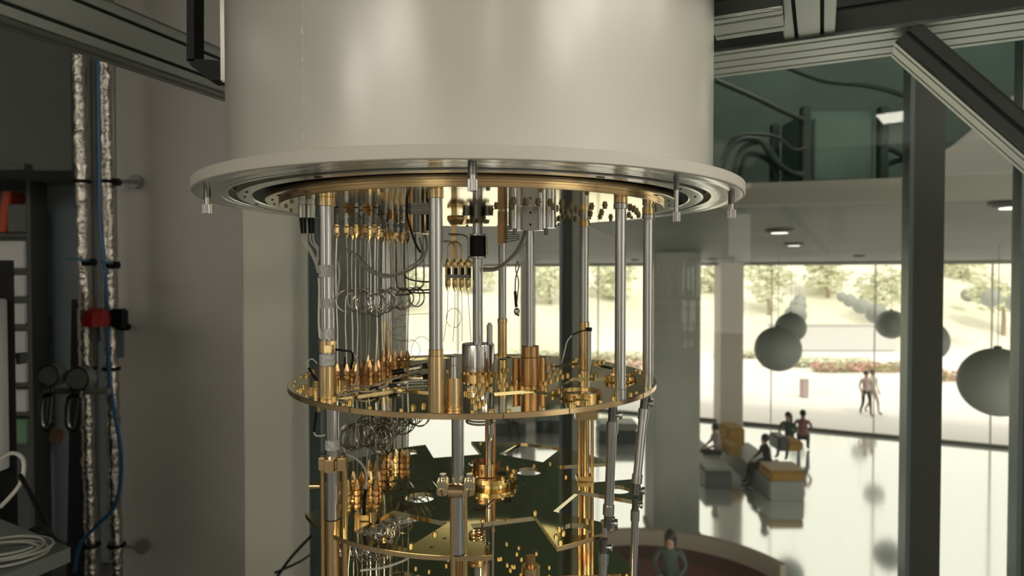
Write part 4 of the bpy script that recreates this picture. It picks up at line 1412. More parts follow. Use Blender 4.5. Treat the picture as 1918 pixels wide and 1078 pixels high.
xC = (722 - 959) / F * dC
rod('support_rod', xC, dC, Z2, Z1, 8.6 * dC / F, 'rear steel rod standing behind the coaxial lines, upper tier', 'steel_satin',
    [(Z2, zy(601, dC), 11 * dC / F, 'gold', 'base_sleeve')])
dD = 0.808; xD = (1162 - 959) / F * dD
rod('support_rod', xD, dD, Z2, Z1, 10.4 * dD / F, 'right front steel rod with hexagonal brass nuts on top', 'steel',
    [(zy(392, dD), zy(381, dD), 13.6 * dD / F, 'steel_satin', 'lock_nut'), (zy(381, dD), Z1, 13.0 * dD / F, 'gold', 'top_collar'), (Z2, zy(727, dD), 11.4 * dD / F, 'steel_satin', 'base_ferrule')])
qE = onp(1213, 720, Z2); dE = qE.y; xE = qE.x
rod('support_rod', xE, dE, Z2, Z1, 9.6 * dE / F, 'rightmost steel rod above the rim of the middle plate', 'steel',
    [(zy(411, dE), zy(402, dE), 12.0 * dE / F, 'steel_satin', 'lock_nut'), (zy(402, dE), zy(388, dE), 11.4 * dE / F, 'gold', 'top_collar'), (Z2, zy(699, dE), 9.9 * dE / F, 'steel_satin', 'base_ferrule')])
dF = 1.06; xF = (1094 - 959) / F * dF
rod('support_rod', xF, dF, Z2, Z1, 8.8 * dF / F, 'rear right rod with gold lower sleeve, near the far window post', 'steel_satin',
    [(zy(425, dF), zy(412, dF), 10.5 * dF / F, 'gold', 'top_collar'), (Z2, zy(602, dF), 10.3 * dF / F, 'gold', 'base_sleeve')])
dG = 1.225; xG = (941 - 959) / F * dG
rod('support_rod', xG, dG, Z2, Z1, 7.6 * dG / F, 'rearmost rod with gold lower sleeve, right of the centre tube', 'steel_satin',
    [(Z2, zy(598, dG), 8.8 * dG / F, 'gold', 'base_sleeve'), (zy(604, dG), zy(596, dG), 9.5 * dG / F, 'gold', 'sleeve_ring')])
dH = 0.915; xH = (993 - 959) / F * dH
hg = rod('pumping_tube', xH, dH, Z2, Z1, 7.2 * dH / F, 'slim steel tube rising from the copper cylinder stack', 'steel',
         [(Z2, zy(668, dH), 17.5 * dH / F, 'bronze', 'copper_drum'), (zy(668, dH), zy(647, dH), 16.8 * dH / F, 'bronze', 'copper_cap')], cat='tube')
obj('side_drum', MB().v(xH + 0.016, dH + 0.030, Z(Z2), Z(Z2 + 0.036), 0.0095, 24), 'bronze', hg)
obj('side_drum', MB().v(xH - 0.018, dH + 0.030, Z(Z2), Z(Z2 + 0.034), 0.008, 24), 'bronze', hg)
# silver valve blocks on top of that tube
for k, (dx, dy, w_) in enumerate(((0.0, 0.0, 0.013), (-0.019, 0.004, 0.012), (0.017, 0.004, 0.008))):
    if k == 0:
        tb = obj('top_block', MB().box((xH, dH - 0.002, Z(0.080)), (0.021, 0.021, 0.034), bev=0.0012), 'steel_satin', hg)
        for dz in (-0.009, 0.008):
            obj('block_hole', MB().cyl((xH, dH - 0.0128, Z(0.080 + dz)), (xH, dH - 0.0118, Z(0.080 + dz)), 0.0017, 12), 'dark_gap', tb)
    else:
        obj('top_cylinder', MB().v(xH + dx, dH + dy, Z(0.064), Z(0.098), w_, 24), 'steel', hg)
obj('top_cylinder', MB().v(xH + 0.030, dH + 0.012, Z(0.068), Z(0.098), 0.008, 20), 'steel', hg)
for dx in (-0.022, 0.022):
    obj('top_screw', MB().v(xH + dx, dH - 0.008, Z(0.056), Z(0.066), 0.003, 10), 'steel_dark', hg)
# centre tube
dI = 0.985; xI = (895 - 959) / F * dI
ig = rod('centre_tube', xI, dI, Z2, Z1, 9.6 * dI / F, 'thick central steel tube with a black collar and a steel drum at its foot', 'steel',
         [(zy(484, dI), zy(438, dI), 15.0 * dI / F, 'black_plastic', 'black_collar'), (zy(442, dI), zy(438, dI), 17.0 * dI / F, 'steel', 'collar_flange'), (zy(484, dI), zy(480, dI), 17.0 * dI / F, 'steel', 'collar_flange'),
          (zy(412, dI), zy(392, dI), 15.5 * dI / F, 'steel_dark', 'top_flange')], cat='tube')
for s in (-1, 1):
    obj('collar_tab', MB().box((xI + s * 0.0145, dI, Z(zy(461, dI))), (0.003, 0.014, 0.030), bev=0.0008), 'white_paint', ig)
obj('base_drum', MB().lathe((xI, dI, CAMZ), [(0, zy(694, dI)), (0.0240, zy(694, dI)), (0.0248, zy(693, dI)), (0.0248, zy(645, dI)), (0.0240, zy(643, dI)), (0, zy(643, dI))], 40), 'steel', ig)
obj('base_neck', MB().lathe((xI, dI, CAMZ), [(0, Z2), (0.026, Z2), (0.026, Z2 + 0.006), (0.019, Z2 + 0.006), (0.019, zy(692, dI)), (0, zy(692, dI))], 36), 'gold', ig)
for i in range(14):
    a = 2 * PI * i / 14
    put(BG, ig, xI + 0.0215 * math.cos(a), dI + 0.0215 * math.sin(a), Z2 + 0.006, 'flange_bolt')
for i in range(10):
    a = 2 * PI * i / 10
    put(BD, ig, xI + 0.0145 * math.cos(a), dI + 0.0145 * math.sin(a), zy(412, dI), 'flange_bolt')
for k, (dx, rr) in enumerate(((0.017, 0.007), (-0.016, 0.006))):
    obj('top_fitting', MB().v(xI + dx, dI - 0.012, Z(zy(405, dI)), Z(0.098), rr, 18), 'steel_dark', ig)
# neighbour drum and thin post right of the centre tube
x = (917 - 959) / F * 1.0
g = rod('thermal_switch', x, 1.0, Z2, zy(608, 1.0), 5.5 / F, 'thin dark steel stub standing right of the central steel drum', 'steel_satin',
        [(Z2, zy(645, 1.0), 9.5 / F, 'steel', 'lower_body'), (zy(672, 1.0), zy(662, 1.0), 10.5 / F, 'black_plastic', 'black_band'), (zy(608, 1.0), zy(604, 1.0), 3.5 / F, 'steel_satin', 'tip')], cat='stub')
x = (1101 - 959) / F * 1.0
g = rod('sensor_post', x, 0.985, Z2, zy(614, 0.985), 4.6 / F, 'thin steel post against the rear right gold rod', 'steel_satin', [(zy(620, 0.985), zy(613, 0.985), 6.0 / F, 'black_plastic', 'tip')], cat='post')
single('sensor_wire', MB().tube(smooth_path([P(1101, 617, 0.985), P(1085, 621, 0.99), P(1072, 627, 1.0)], 6), 0.0012, 6), 'black_plastic', 'short black wire leaving the thin sensor post', 'wire')
single('sensor_lead', MB().tube(smooth_path([P(1072, 627, 1.0), P(1062, 640, 1.0), P(1056, 665, 1.0), P(1052, 678, 1.01)], 6), 0.001, 6), 'white_cable', 'pale curved wire left of the rear right gold rod', 'wire')
# front post on gold cylinder
qK = onp(849, 766, Z2); dK = qK.y; xK = qK.x
g = rod('feedthrough_post', xK, dK, Z2, zy(707, dK), 14.5 * dK / F, 'short gold cylinder with a steel cap near the front of the middle plate', 'gold_satin',
        [(zy(708, dK), zy(683, dK), 8.3 * dK / F, 'steel', 'steel_neck'), (zy(684, dK), zy(667, dK), 7.3 * dK / F, 'steel', 'steel_cap'), (Z2, Z2 + 0.004, 17.5 * dK / F, 'gold_satin', 'foot_ring')], cat='post')
g = rod('feedthrough_post', xK - 0.010, dK + 0.05, Z2, zy(672, dK + 0.05), 6 * dK / F, 'dark brass post between the front rod and the steel-capped cylinder', 'steel_dark',
        [(zy(700, dK + 0.05), zy(690, dK + 0.05), 8.0 * dK / F, 'gold', 'ring')], cat='post')
# low ring fittings on the middle plate
for k, (px, py, r_px, h, lab) in enumerate(((1088, 750, 39, 0.0075, 'low gold ring fitting near the front right rod'), (1163, 713, 31, 0.006, 'low gold ring fitting behind the right front rod'),
                                            (640, 722, 14, 0.010, 'small gold ring fitting beside the leftmost rod'))):
    q = onp(px, py, Z2)
    if k == 0: q = onp(1088, 741, Z2)
    if k == 1: q = onp(1163, 709, Z2)
    r_ = r_px * q.y / F
    g = thing('ring_fitting', tuple(q), lab, 'fitting')
    obj('ring_wall', MB().lathe((q.x, q.y, Z(Z2)), [(r_, 0), (r_, h - 0.0005), (r_ - 0.0005, h), (r_ - 0.004, h), (r_ - 0.0045, h - 0.0005), (r_ - 0.0045, 0)], 48, True), 'gold', g)
    obj('ring_floor', MB().lathe((q.x, q.y, Z(Z2)), [(0, 0), (r_ - 0.0046, 0), (r_ - 0.0046, h * 0.6), (0, h * 0.6)], 48), 'gold_mirror', g)
# stacked brass terminal at the left rim
q = onp(595, 733, Z2)
g = thing('terminal_stack', tuple(q), 'small stacked brass terminal at the left rim of the middle plate', 'terminal')
for k in range(4):
    obj('brass_ring', MB().v(q.x, q.y, Z(Z2 + 0.004 * k), Z(Z2 + 0.004 * k + 0.0033), 0.0075 - 0.0003 * k, 20), 'gold', g)
obj('stack_base', MB().box((q.x - 0.008, q.y + 0.004, Z(Z2 + 0.003)), (0.02, 0.012, 0.006), 0.3, bev=0.001), 'gold', g)
single('sensor_wire', MB().tube(smooth_path([q + Vector((0, 0, 0.015)), P(588, 705, q.y), P(578, 688, q.y)], 6), 0.0018, 8), 'black_plastic', 'black wire rising from the brass terminal at the left rim', 'wire')
single('sensor_lead', MB().tube(smooth_path([P(578, 688, q.y), P(577, 676, q.y), P(585, 672, q.y), P(594, 680, q.y)], 6), 0.0009, 6), 'white_cable', 'pale wire hook beside the leftmost rod', 'wire')

# ---- hanging gold post with four connectors, amplifier cans, terminal strip
dJ = 1.0; xJ = (851 - 959) / F * dJ
g = thing('gold_post', (xJ, dJ, Z(0.02)), 'square gold post hanging left of the central tube', 'post')
obj('post_bar', MB().box((xJ, dJ, Z(0.059)), (0.0088, 0.0088, 0.078), bev=0.0006), 'gold_satin', g)
obj('bracket', MB().lathe((xJ + 0.005, dJ, CAMZ), [(0, 0.078), (0.011, 0.078), (0.016, 0.086), (0.016, 0.092), (0, 0.092)], 8), 'gold', g, angle=20)
obj('side_arm', MB().box((xJ + 0.012, dJ, Z(0.0185)), (0.034, 0.010, 0.006), bev=0.0006), 'gold', g)
dQ = 0.985
for k, px in enumerate((839, 852, 864.5, 876.5)):
    x = (px - 959) / F * dQ
    g = thing('coaxial_attenuator', (x, dQ, Z(zy(545, dQ))), ['leftmost', 'second', 'third', 'rightmost'][k] + ' of four small gold attenuators beside the central tube', 'attenuator')
    gb = obj('gold_body', MB().box((x, dQ, Z(zy(511, dQ))), (0.0085, 0.008, 0.020), bev=0.0008), 'gold', g)
    obj('black_body', MB().box((x + 0.002, dQ - 0.003, Z(zy(511, dQ))), (0.0055, 0.006, 0.016), bev=0.0006), 'black_plastic', gb)
    obj('top_connector', MB().lathe((x, dQ, CAMZ), [(0, zy(484, dQ)), (0.002, zy(484, dQ)), (0.003, zy(488, dQ)), (0.0042, zy(491, dQ)), (0.0042, zy(498, dQ)), (0.003, zy(500, dQ)), (0, zy(500, dQ))], 8), 'gold', g, angle=20)
    obj('bottom_connector', MB().lathe((x, dQ, CAMZ), [(0, zy(545, dQ)), (0.0012, zy(545, dQ)), (0.0045, zy(534, dQ)), (0.0045, zy(524, dQ)), (0.003, zy(521, dQ)), (0, zy(521, dQ))], 8), 'gold', g, angle=20)
    obj('lead', MB().tube([(x, dQ, Z(zy(545, dQ))), (x + 0.001 * (k - 1), dQ, Z(zy(590, dQ))), (x + 0.004 * (k - 2), dQ + 0.01, Z(zy(640, dQ)))], 0.0005, 6), 'coil_wire', g)
obj('clamp_bar', MB().box(((857.5 - 959) / F * dQ + 0.001, dQ - 0.007, Z(zy(517, dQ))), (0.036, 0.003, 0.005), bev=0.0005), 'steel_dark', g)
for k, h in enumerate(([(839, 484), (839, 462), (846, 453), (856, 453), (864, 462), (864, 484)], [(852, 484), (851, 462), (843, 452), (830, 452)], [(877, 484), (876, 450), (868, 440), (840, 438)])):
    single('coaxial_jumper', MB().tube(smooth_path([P(x_, y_, dQ) for x_, y_ in h], 6), 0.0011, 8), 'bronze' if k < 2 else 'steel_dark', ['bent copper line arching over the four small attenuators', 'bent copper line turning left behind the front rod', 'dark line bending down to the rightmost small attenuator'][k], 'line')
g = thing('amplifier_cluster', ((783 - 959) / F * 0.95, 0.95, Z(0.063)), 'cluster of gold and dark cylinders clamped under the top plate', 'amplifier')
for k, (px, r_, m, z0) in enumerate(((769, 0.0065, 'bronze', 0.064), (782, 0.010, 'steel_dark', 0.063), (797, 0.0072, 'gold', 0.0615), (805, 0.005, 'black_plastic', 0.066), (776, 0.006, 'black_metal', 0.066))):
    x = (px - 959) / F * 0.95
    obj('can', MB().lathe((x, 0.95 + 0.004 * (k % 3), CAMZ), [(0, z0), (r_ * 0.92, z0), (r_, z0 + 0.001), (r_, 0.094), (0, 0.094)], 24), m, g)
obj('clamp_band', MB().box(((783 - 959) / F * 0.95, 0.951, Z(0.0935)), (0.040, 0.026, 0.008), bev=0.003), 'steel_dark', g)
g = thing('terminal_strip', ((941 - 959) / F * 0.97, 0.97, Z(0.052)), 'copper terminal strip with black wire loops beside the silver blocks', 'terminal strip')
x = (938 - 959) / F * 0.97
obj('copper_bar', MB().box((x, 0.972, Z(0.072)), (0.0095, 0.008, 0.05), bev=0.0008), 'bronze', g)
cb = obj('contact_bar', MB().box((x + 0.0075, 0.970, Z(0.073)), (0.005, 0.007, 0.05), bev=0.0006), 'steel_dark', g)
for k in range(14):
    z_ = 0.051 + 0.0033 * k
    obj('pin', MB().cyl((x + 0.004, 0.9655, Z(z_)), (x + 0.011, 0.9655, Z(z_)), 0.0009, 6), 'gold', cb)
    hp = [(x + 0.010, 0.966, Z(z_)), (x + 0.017, 0.964, Z(z_ + 0.0005)), (x + 0.0235 if k > 3 else x + 0.028, 0.966, Z(z_ + (0.001 if k > 3 else 0.003 - 0.001 * k)))]
    obj('wire_loop', MB().tube(smooth_path(hp, 3), 0.0006, 5), 'black_plastic', cb)
# twin connectors at the far left under the plate
g = thing('wiring_connector', ((577 - 959) / F * 0.86, 0.86, Z(0.05)), 'pair of steel connectors with black boots left of the leftmost rod', 'connector')
for k, px in enumerate((568, 583)):
    x = (px - 959) / F * 0.86
    csh = obj('connector_shell', MB().lathe((x, 0.86, CAMZ), [(0, zy(408, .86)), (0.0055, zy(408, .86)), (0.0055, zy(384, .86)), (0.0048, zy(383, .86)), (0.0048, Z1), (0, Z1)], 12), 'steel_satin', g, angle=20)
    for s in (-1, 1):
        obj('boot', MB().tube([(x + s * 0.0026, 0.86, Z(zy(407, .86))), (x + s * 0.002 + 0.001, 0.86, Z(zy(437, .86)))], [0.0024, 0.0017], 10), 'black_plastic', csh)
        obj('lead', MB().tube(smooth_path([(x + s * 0.002 + 0.001, 0.86, Z(zy(437, .86))), P(px + 2 + 3 * s, 452, .855), P(px + 14 + 2 * s, 470, .85), P(592 + s * 1.5 + k, 492, .835), P(596 + s, 510, .818)], 5), 0.0011, 6), 'white_cable', csh)

# ---- coaxial lines -------------------------------------------------
def coax_proto(variant):
    """local origin on the middle plate; z runs up to the top plate and down past the lower plate"""
    rnd = random.Random(variant)
    g = thing('coaxial_line', (0, 0, Z(Z2)), 'coaxial line', 'coaxial line', 'coaxial lines between the gold plates')
    zt = Z1 - Z2                 # top plate, local
    zl = Z3 - Z2                 # lower plate
    zb = Z4 - Z2

    def hexy(z0, prof, n=6): return MB().lathe((0, 0, z0), prof, n)
    obj('upper_connector', hexy(zt, [(0, -0.008), (0.0036, -0.008), (0.0044, -0.0065), (0.0044, -0.001), (0.003, 0), (0, 0)], 6), 'steel_dark' if variant % 2 else 'bronze', g, world=False, angle=20)
    obj('attenuator', MB().lathe((0, 0, zt), [(0, -0.0245), (0.0036, -0.0245), (0.0036, -0.0225), (0.0030, -0.022), (0.0030, -0.016), (0.0040, -0.0155), (0.0040, -0.011), (0.003, -0.0105), (0.003, -0.008), (0, -0.008)], 14), 'steel_satin' if variant == 2 else 'steel_dark', g, world=False)
    obj('gold_nut', hexy(zt, [(0, -0.0445), (0.0012, -0.0445), (0.0026, -0.040), (0.0044, -0.0365), (0.0044, -0.029), (0.0034, -0.0265), (0.0034, -0.0245), (0, -0.0245)], 8), 'gold', g, world=False, angle=20)
    dx = rnd.uniform(-0.002, 0.002)
    zc = 0.116 + rnd.uniform(-0.004, 0.004)
    R_ = 0.0165
    a = rnd.uniform(-0.5, 0.5)
    p = [(0, 0, zt - 0.044), (dx, 0, zt - 0.08)]
    turns = 1 if variant % 2 else 2
    for i in range(28 * turns + 1):
        th = 2 * PI * i / 28
        p.append((dx + R_ - R_ * math.cos(th), a * (R_ - R_ * math.cos(th)) + 0.0022 * i / 28, zc - R_ * math.sin(th)))
    p += [(0, 0.003, zc - 0.04), (0, 0, 0.026)]
    obj('steel_line', MB().tube(p, 0.00105, 7), 'steel_satin', g, world=False)
    obj('lower_connector', hexy(0, [(0, 0), (0.0055, 0), (0.0055, 0.002), (0.0042, 0.0025), (0.0042, 0.005), (0.0056, 0.0055), (0.0056, 0.010), (0.0038, 0.011), (0.0038, 0.0125), (0.0050, 0.013), (0.0050, 0.017), (0.0036, 0.0205), (0.0014, 0.027), (0, 0.027)], 8), 'bronze', g, world=False, angle=20)
    obj('under_nut', hexy(-0.0072, [(0, 0), (0.0045, 0), (0.0045, -0.005), (0.0015, -0.010), (0, -0.010)], 6), 'gold', g, world=False, angle=20)
    q = [(0, 0, -0.016), (0, 0.0, -0.05)]
    zc = -0.080 + rnd.uniform(-0.008, 0.008)
    ph = rnd.uniform(0, 6.28)
    nt_ = 3
    for i in range(24 * nt_ + 1):
        th = 2 * PI * i / 24
        rr = 0.0175 * (1 + 0.16 * math.sin(i * 0.21 + ph))
        q.append((rr - rr * math.cos(th) + 0.0015 * math.sin(i * 0.3), 0.004 * math.sin(i * 0.11 + ph) + 0.003 * i / 24, zc - rr * math.sin(th) + 0.004 * math.sin(i * 0.13)))
    q += [(0, 0.002, zc - 0.026), (0, 0, zl + 0.027)]
    obj('looped_line', MB().tube(q, 0.0010, 6), 'coil_wire', g, world=False)
    obj('plate_connector', hexy(zl, [(0, 0), (0.0050, 0), (0.0050, 0.004), (0.0036, 0.005), (0.0036, 0.007), (0.0056, 0.0075), (0.0056, 0.0125), (0.0038, 0.0135), (0.0048, 0.015), (0.0048, 0.018), (0.0014, 0.028), (0, 0.028)], 8), 'bronze' if variant % 2 else 'gold', g, world=False, angle=20)
    obj('under_connector', hexy(zl - 0.006, [(0, 0), (0.0050, 0), (0.0050, -0.007), (0.0036, -0.008), (0.0048, -0.010), (0.0048, -0.015), (0.0014, -0.022), (0, -0.022)], 8), 'bronze', g, world=False, angle=20)
    q = [(0, 0, zl - 0.027), (0, 0, zl - 0.045)]
    zc = zl - 0.072
    for i in range(24 * 4 + 1):
        th = 2 * PI * i / 24
        rr = 0.016 * (1 + 0.2 * math.sin(i * 0.17 + ph))
        q.append((rr - rr * math.cos(th), 0.005 * math.sin(i * 0.13 + ph), zc - rr * math.sin(th) + 0.004 * math.sin(i * 0.19)))
    q += [(0, 0, zl - 0.105), (0, 0, zb)]
    obj('bottom_line', MB().tube(q, 0.0010, 6), 'steel_satin', g, world=False)
    return g


protos = [coax_proto(v) for v in (1, 2, 3, 4)]
used = [False] * 4
spots = []
for row, (d, pxs) in enumerate(((0.935, (631, 649, 667, 685, 703)), (0.975, (660, 676, 692, 708)), (1.035, (690, 704, 718, 732)), (1.10, (716, 729, 741, 752, 763)))):
    for k, px in enumerate(pxs):
        spots.append((row, k, len(pxs), (px - 959) / F * d, d))
for n_, (row, k, m_, x, y) in enumerate(spots):
    v = (row * 3 + k) % 4
    lab = 'coaxial line with gold nuts, ' + O(k) + ' from the left in the ' + ['front', 'second', 'third', 'rearmost'][row] + ' row'
    rz = [0.15, -0.2, 0.5, -0.5, 0.3, 0.9, -0.8][(n_ * 5) % 7]
    if not used[v]:
        g = protos[v]; used[v] = True
        g.location = (x, y, Z(Z2)); g.rotation_euler = (0, 0, rz); g['label'] = lab
    else:
        dup(protos[v], (x, y, Z(Z2)), rz, lab)

# ---- cables and loose wires in the upper tier
def cable(nm, pts, r, m, label, cat='cable', k=8, n=8, dd=0.9):
    return single(nm, MB().tube(smooth_path([P(a_, b_, c_) for a_, b_, c_ in pts], k), r, n), m, label, cat)


cable('braided_cable', [(636, 505, .90), (638, 478, .895), (648, 467, .89), (665, 476, .89), (690, 505, .89), (720, 518, .89), (752, 512, .89), (782, 497, .89), (792, 485, .89), (800, 462, .9), (796, 440, .92)], 0.0019, 'grey_cable', 'grey braided cable sagging in front of the coaxial lines')
cable('braided_cable', [(668, 474, .895), (700, 506, .89), (735, 514, .885), (770, 498, .885), (790, 478, .9), (786, 445, .93)], 0.0013, 'grey_cable', 'second grey braided cable tied to the sagging one')
cable('braided_cable', [(905, 503, .975), (930, 502, .96), (948, 490, .95), (966, 472, .94), (978, 450, .93), (984, 432, .93)], 0.0024, 'grey_cable', 'grey cable bundle running from the central tube up to the silver blocks')
cable('braided_cable', [(905, 507, .975), (932, 504, .965), (952, 488, .955), (973, 470, .945), (988, 450, .935), (989, 430, .93)], 0.0019, 'white_cable', 'paler cable lying along the grey bundle by the silver blocks')
cable('coaxial_jumper', [(742, 450, 1.09), (742, 490, 1.07), (743, 530, 1.03), (752, 541, 1.0), (790, 543, .96), (812, 541, .93)], 0.0012, 'steel_dark', 'dark bent line, second in the loops left of the front rod', 'line')
cable('coaxial_jumper', [(757, 450, 1.09), (758, 520, 1.04), (765, 545, 1.0), (800, 548, .96), (815, 547, .92)], 0.0012, 'steel_dark', 'dark bent line reaching lowest left of the front rod', 'line')
cable('coaxial_jumper', [(778, 438, .97), (779, 500, .96), (778, 538, .96), (768, 550, .97), (740, 552, .99)], 0.0012, 'steel_dark', 'dark bent line dropping from the amplifier cluster', 'line')
cable('coaxial_jumper', [(792, 440, .96), (794, 520, .955), (788, 538, .955), (770, 543, .97), (748, 542, 1.0)], 0.0012, 'steel_dark', 'dark bent line nearest the front rod', 'line')
cable('coaxial_jumper', [(756, 510, .99), (765, 522, .98), (790, 527, .95), (812, 527, .92)], 0.0012, 'steel_dark', 'short dark line curving behind the front rod', 'line')
cable('signal_cable', [(770, 350, .93), (764, 372, .93), (762, 400, .93), (768, 425, .93), (778, 455, .93), (788, 473, .93)], 0.0017, 'black_plastic', 'black cable hanging in front of the amplifier cluster')
cable('sensor_wire', [(969, 488, .94), (972, 498, .94), (966, 520, .94), (965, 545, .94), (966, 572, .94)], 0.0010, 'grey_cable', 'twisted pale wire hanging between two rods', 'wire')
cable('sensor_wire', [(968, 490, .938), (966, 505, .938), (971, 525, .938), (970, 548, .938), (968, 568, .938)], 0.0009, 'grey_cable', 'second strand of the twisted hanging wire', 'wire')
g = thing('sensor_bead', tuple(P(967, 590, .939)), 'small black and silver bead at the end of the hanging wires', 'sensor')
obj('sleeve', MB().tube([P(965, 545, .939), P(967, 575, .939)], 0.0022, 8), 'black_plastic', g)
obj('lug', MB().sphere(P(968, 583, .939), 0.0045, 12, sz=1.3), 'steel_satin', g)
obj('lug', MB().tube([P(969, 578, .939), P(971, 592, .939)], [0.0018, 0.0012], 8), 'black_metal', g)
random.seed(11)
for k, (cx_, cy_, rx_, ry_, d) in enumerate(((742, 612, 16, 16, 1.12), (760, 625, 30, 14, 1.1), (850, 595, 14, 18, 1.0), (790, 660, 20, 30, 1.08), (765, 655, 22, 20, 1.1))):
    pts = [(cx_ + rx_ * math.cos(a), cy_ + ry_ * math.sin(a), d + 0.01 * math.sin(3 * a)) for a in [2 * PI * i / 14 * (0.95 if k != 1 else 0.6) + k for i in range(15)]]
    cable('fine_wire', pts, 0.00045, 'steel_dark', ['round loop of fine wire at the rear rod sleeve', 'open arc of fine wire right of the rear rod', 'fine wire loop under the four small attenuators', 'tall fine wire loop above the rear of the middle plate', 'fine wire loop low behind the front rod'][k], 'wire', 4, 5)
cable('fine_wire', [(740, 605, 1.12), (748, 592, 1.1), (775, 588, 1.08), (803, 587, 1.0)], 0.00045, 'steel_dark', 'fine wire running flat from the rear rod sleeve to the front rod', 'wire', 5, 5)
cable('sensor_wire', [(628, 654, .82), (642, 656, .83), (660, 661, .84), (658, 690, .86)], 0.0014, 'black_plastic', 'black wire bent right from the gold clamp on the leftmost rod', 'wire', 6)
cable('sensor_wire', [(646, 668, .88), (645, 688, .88)], 0.0012, 'black_plastic', 'short upright black wire near the leftmost rod', 'wire', 4)
cable('sensor_lead', [(662, 662, .85), (669, 676, .86), (669, 700, .87), (664, 722, .88)], 0.0012, 'white_cable', 'pale wire drooping onto the brown connectors', 'wire')
cable('tape_lead', [(597, 520, .80), (598, 545, .80), (597, 600, .80), (599, 632, .80)], 0.0013, 'white_cable', 'white lead taped along the leftmost rod', 'wire')
cable('tape_lead', [(632, 490, .82), (636, 510, .82), (633, 540, .82), (630, 560, .82)], 0.0013, 'tape', 'tag of tape and wire right of the leftmost rod', 'wire')
# wiring lying on the middle plate
for k, pts in enumerate(([(634, 735, .84), (660, 730, .86), (690, 733, .86), (720, 722, .89), (760, 714, .90), (800, 712, .90)], [(634, 740, .835), (655, 737, .85), (680, 727, .87), (715, 716, .90), (745, 706, .93), (765, 700, .95)],
                         [(700, 722, .88), (730, 712, .90), (755, 703, .92), (780, 694, .95), (800, 690, .96)], [(640, 728, .86), (675, 722, .88), (705, 728, .87), (745, 719, .89), (795, 717, .89)])):
    q_ = [onp(a_, b_, Z2 + 0.004) for a_, b_, c_ in pts]
    single('plate_cable', MB().tube(smooth_path(q_, 6), 0.0012 if k % 2 else 0.0008, 7), 'white_cable' if k % 2 == 0 else 'grey_cable', ['white cable lying along the front left port of the middle plate', 'grey cable crossing the left part of the middle plate', 'white cable end behind the front rod', 'grey cable nearest the brown connectors'][k], 'cable')
for k, (px, py) in enumerate(((745, 700), (775, 693), (790, 690), (700, 728), (735, 722))):
    q = onp(px, py, Z2 + 0.005)
    g = thing('cable_connector', tuple(q), ['dark cable plug left of the silver plug', 'silver round plug on the middle plate behind the front rod', 'second dark plug behind the front rod', 'small dark plug on the white cable', 'small dark plug by the port edge'][k], 'connector')
    L_ = 0.016 if k < 3 else 0.010
    pb = obj('plug_body', MB().cyl(q + Vector((-L_ / 2, 0, 0.002 * (k < 3))), q + Vector((L_ / 2, 0.006, 0.004 * (k < 3))), 0.0045 if k < 3 else 0.0026, 14), 'black_plastic' if k != 1 else 'steel_satin', g)
    obj('plug_nut', MB().cyl(q + Vector((L_ / 2, 0.006, 0.004 * (k < 3))), q + Vector((L_ / 2 + 0.004, 0.0075, 0.005 * (k < 3))), 0.005 if k < 3 else 0.003, 8), 'steel_satin', pb)

# ---- lower tier ----------------------------------------------------
# left lower rod group with its gold clamp
dL = 0.812
def X(px, d): return (px - 959) / F * d
g = thing('lower_rod_group', (X(622, dL), dL, Z(Z4)), 'left lower group of one steel and four gold rods held by gold clamps', 'rod group')
obj('steel_tube', MB().v(X(621, dL), dL, Z(zy(975, dL)), Z(Z2 - 0.007), 12.8 * dL / F, 26), 'steel', g)
obj('ring_mark', MB().torus((X(621, dL), dL, Z(zy(974, dL))), 12.8 * dL / F, 0.0008, 28, 6), 'black_plastic', g)
obj('inner_tube', MB().v(X(621, dL), dL, Z(Z4), Z(zy(975, dL)), 12.2 * dL / F, 26), 'gold_satin', g)
for px, dd in ((602, 0.0), (644, 0.0), (612, 0.016), (635, 0.016)):
    obj('gold_rod', MB().v(X(px, dL), dL + dd, Z(Z4), Z(zy(872, dL)), 4.6 * dL / F, 18), 'gold', g)
for px, w_, y_ in ((603, 12, 0.0), (621, 17, -0.010), (641, 16, -0.002)):
    obj('clamp_block', MB().box((X(px, dL), dL + y_, Z(zy(868, dL))), (w_ * dL / F, 0.014, 0.0165), bev=0.001), 'gold_satin', g)
obj('clamp_ring', MB().v(X(621, dL), dL, Z(zy(876, dL)), Z(zy(862, dL)), 15.0 * dL / F, 26), 'gold', g)
for px in (603, 641):
    obj('clamp_screw', MB().v(X(px, dL), dL, Z(zy(860, dL)), Z(zy(851, dL)), 0.0035, 10), 'steel_dark', g)
obj('tape_band', MB().v(X(621, dL), dL, Z(zy(842, dL)), Z(zy(824, dL)), 13.4 * dL / F, 26), 'tape', g)
obj('side_lug', MB().cyl((X(578, dL), dL, Z(zy(912, dL))), (X(598, dL), dL, Z(zy(912, dL))), 0.0038, 12), 'gold', g)
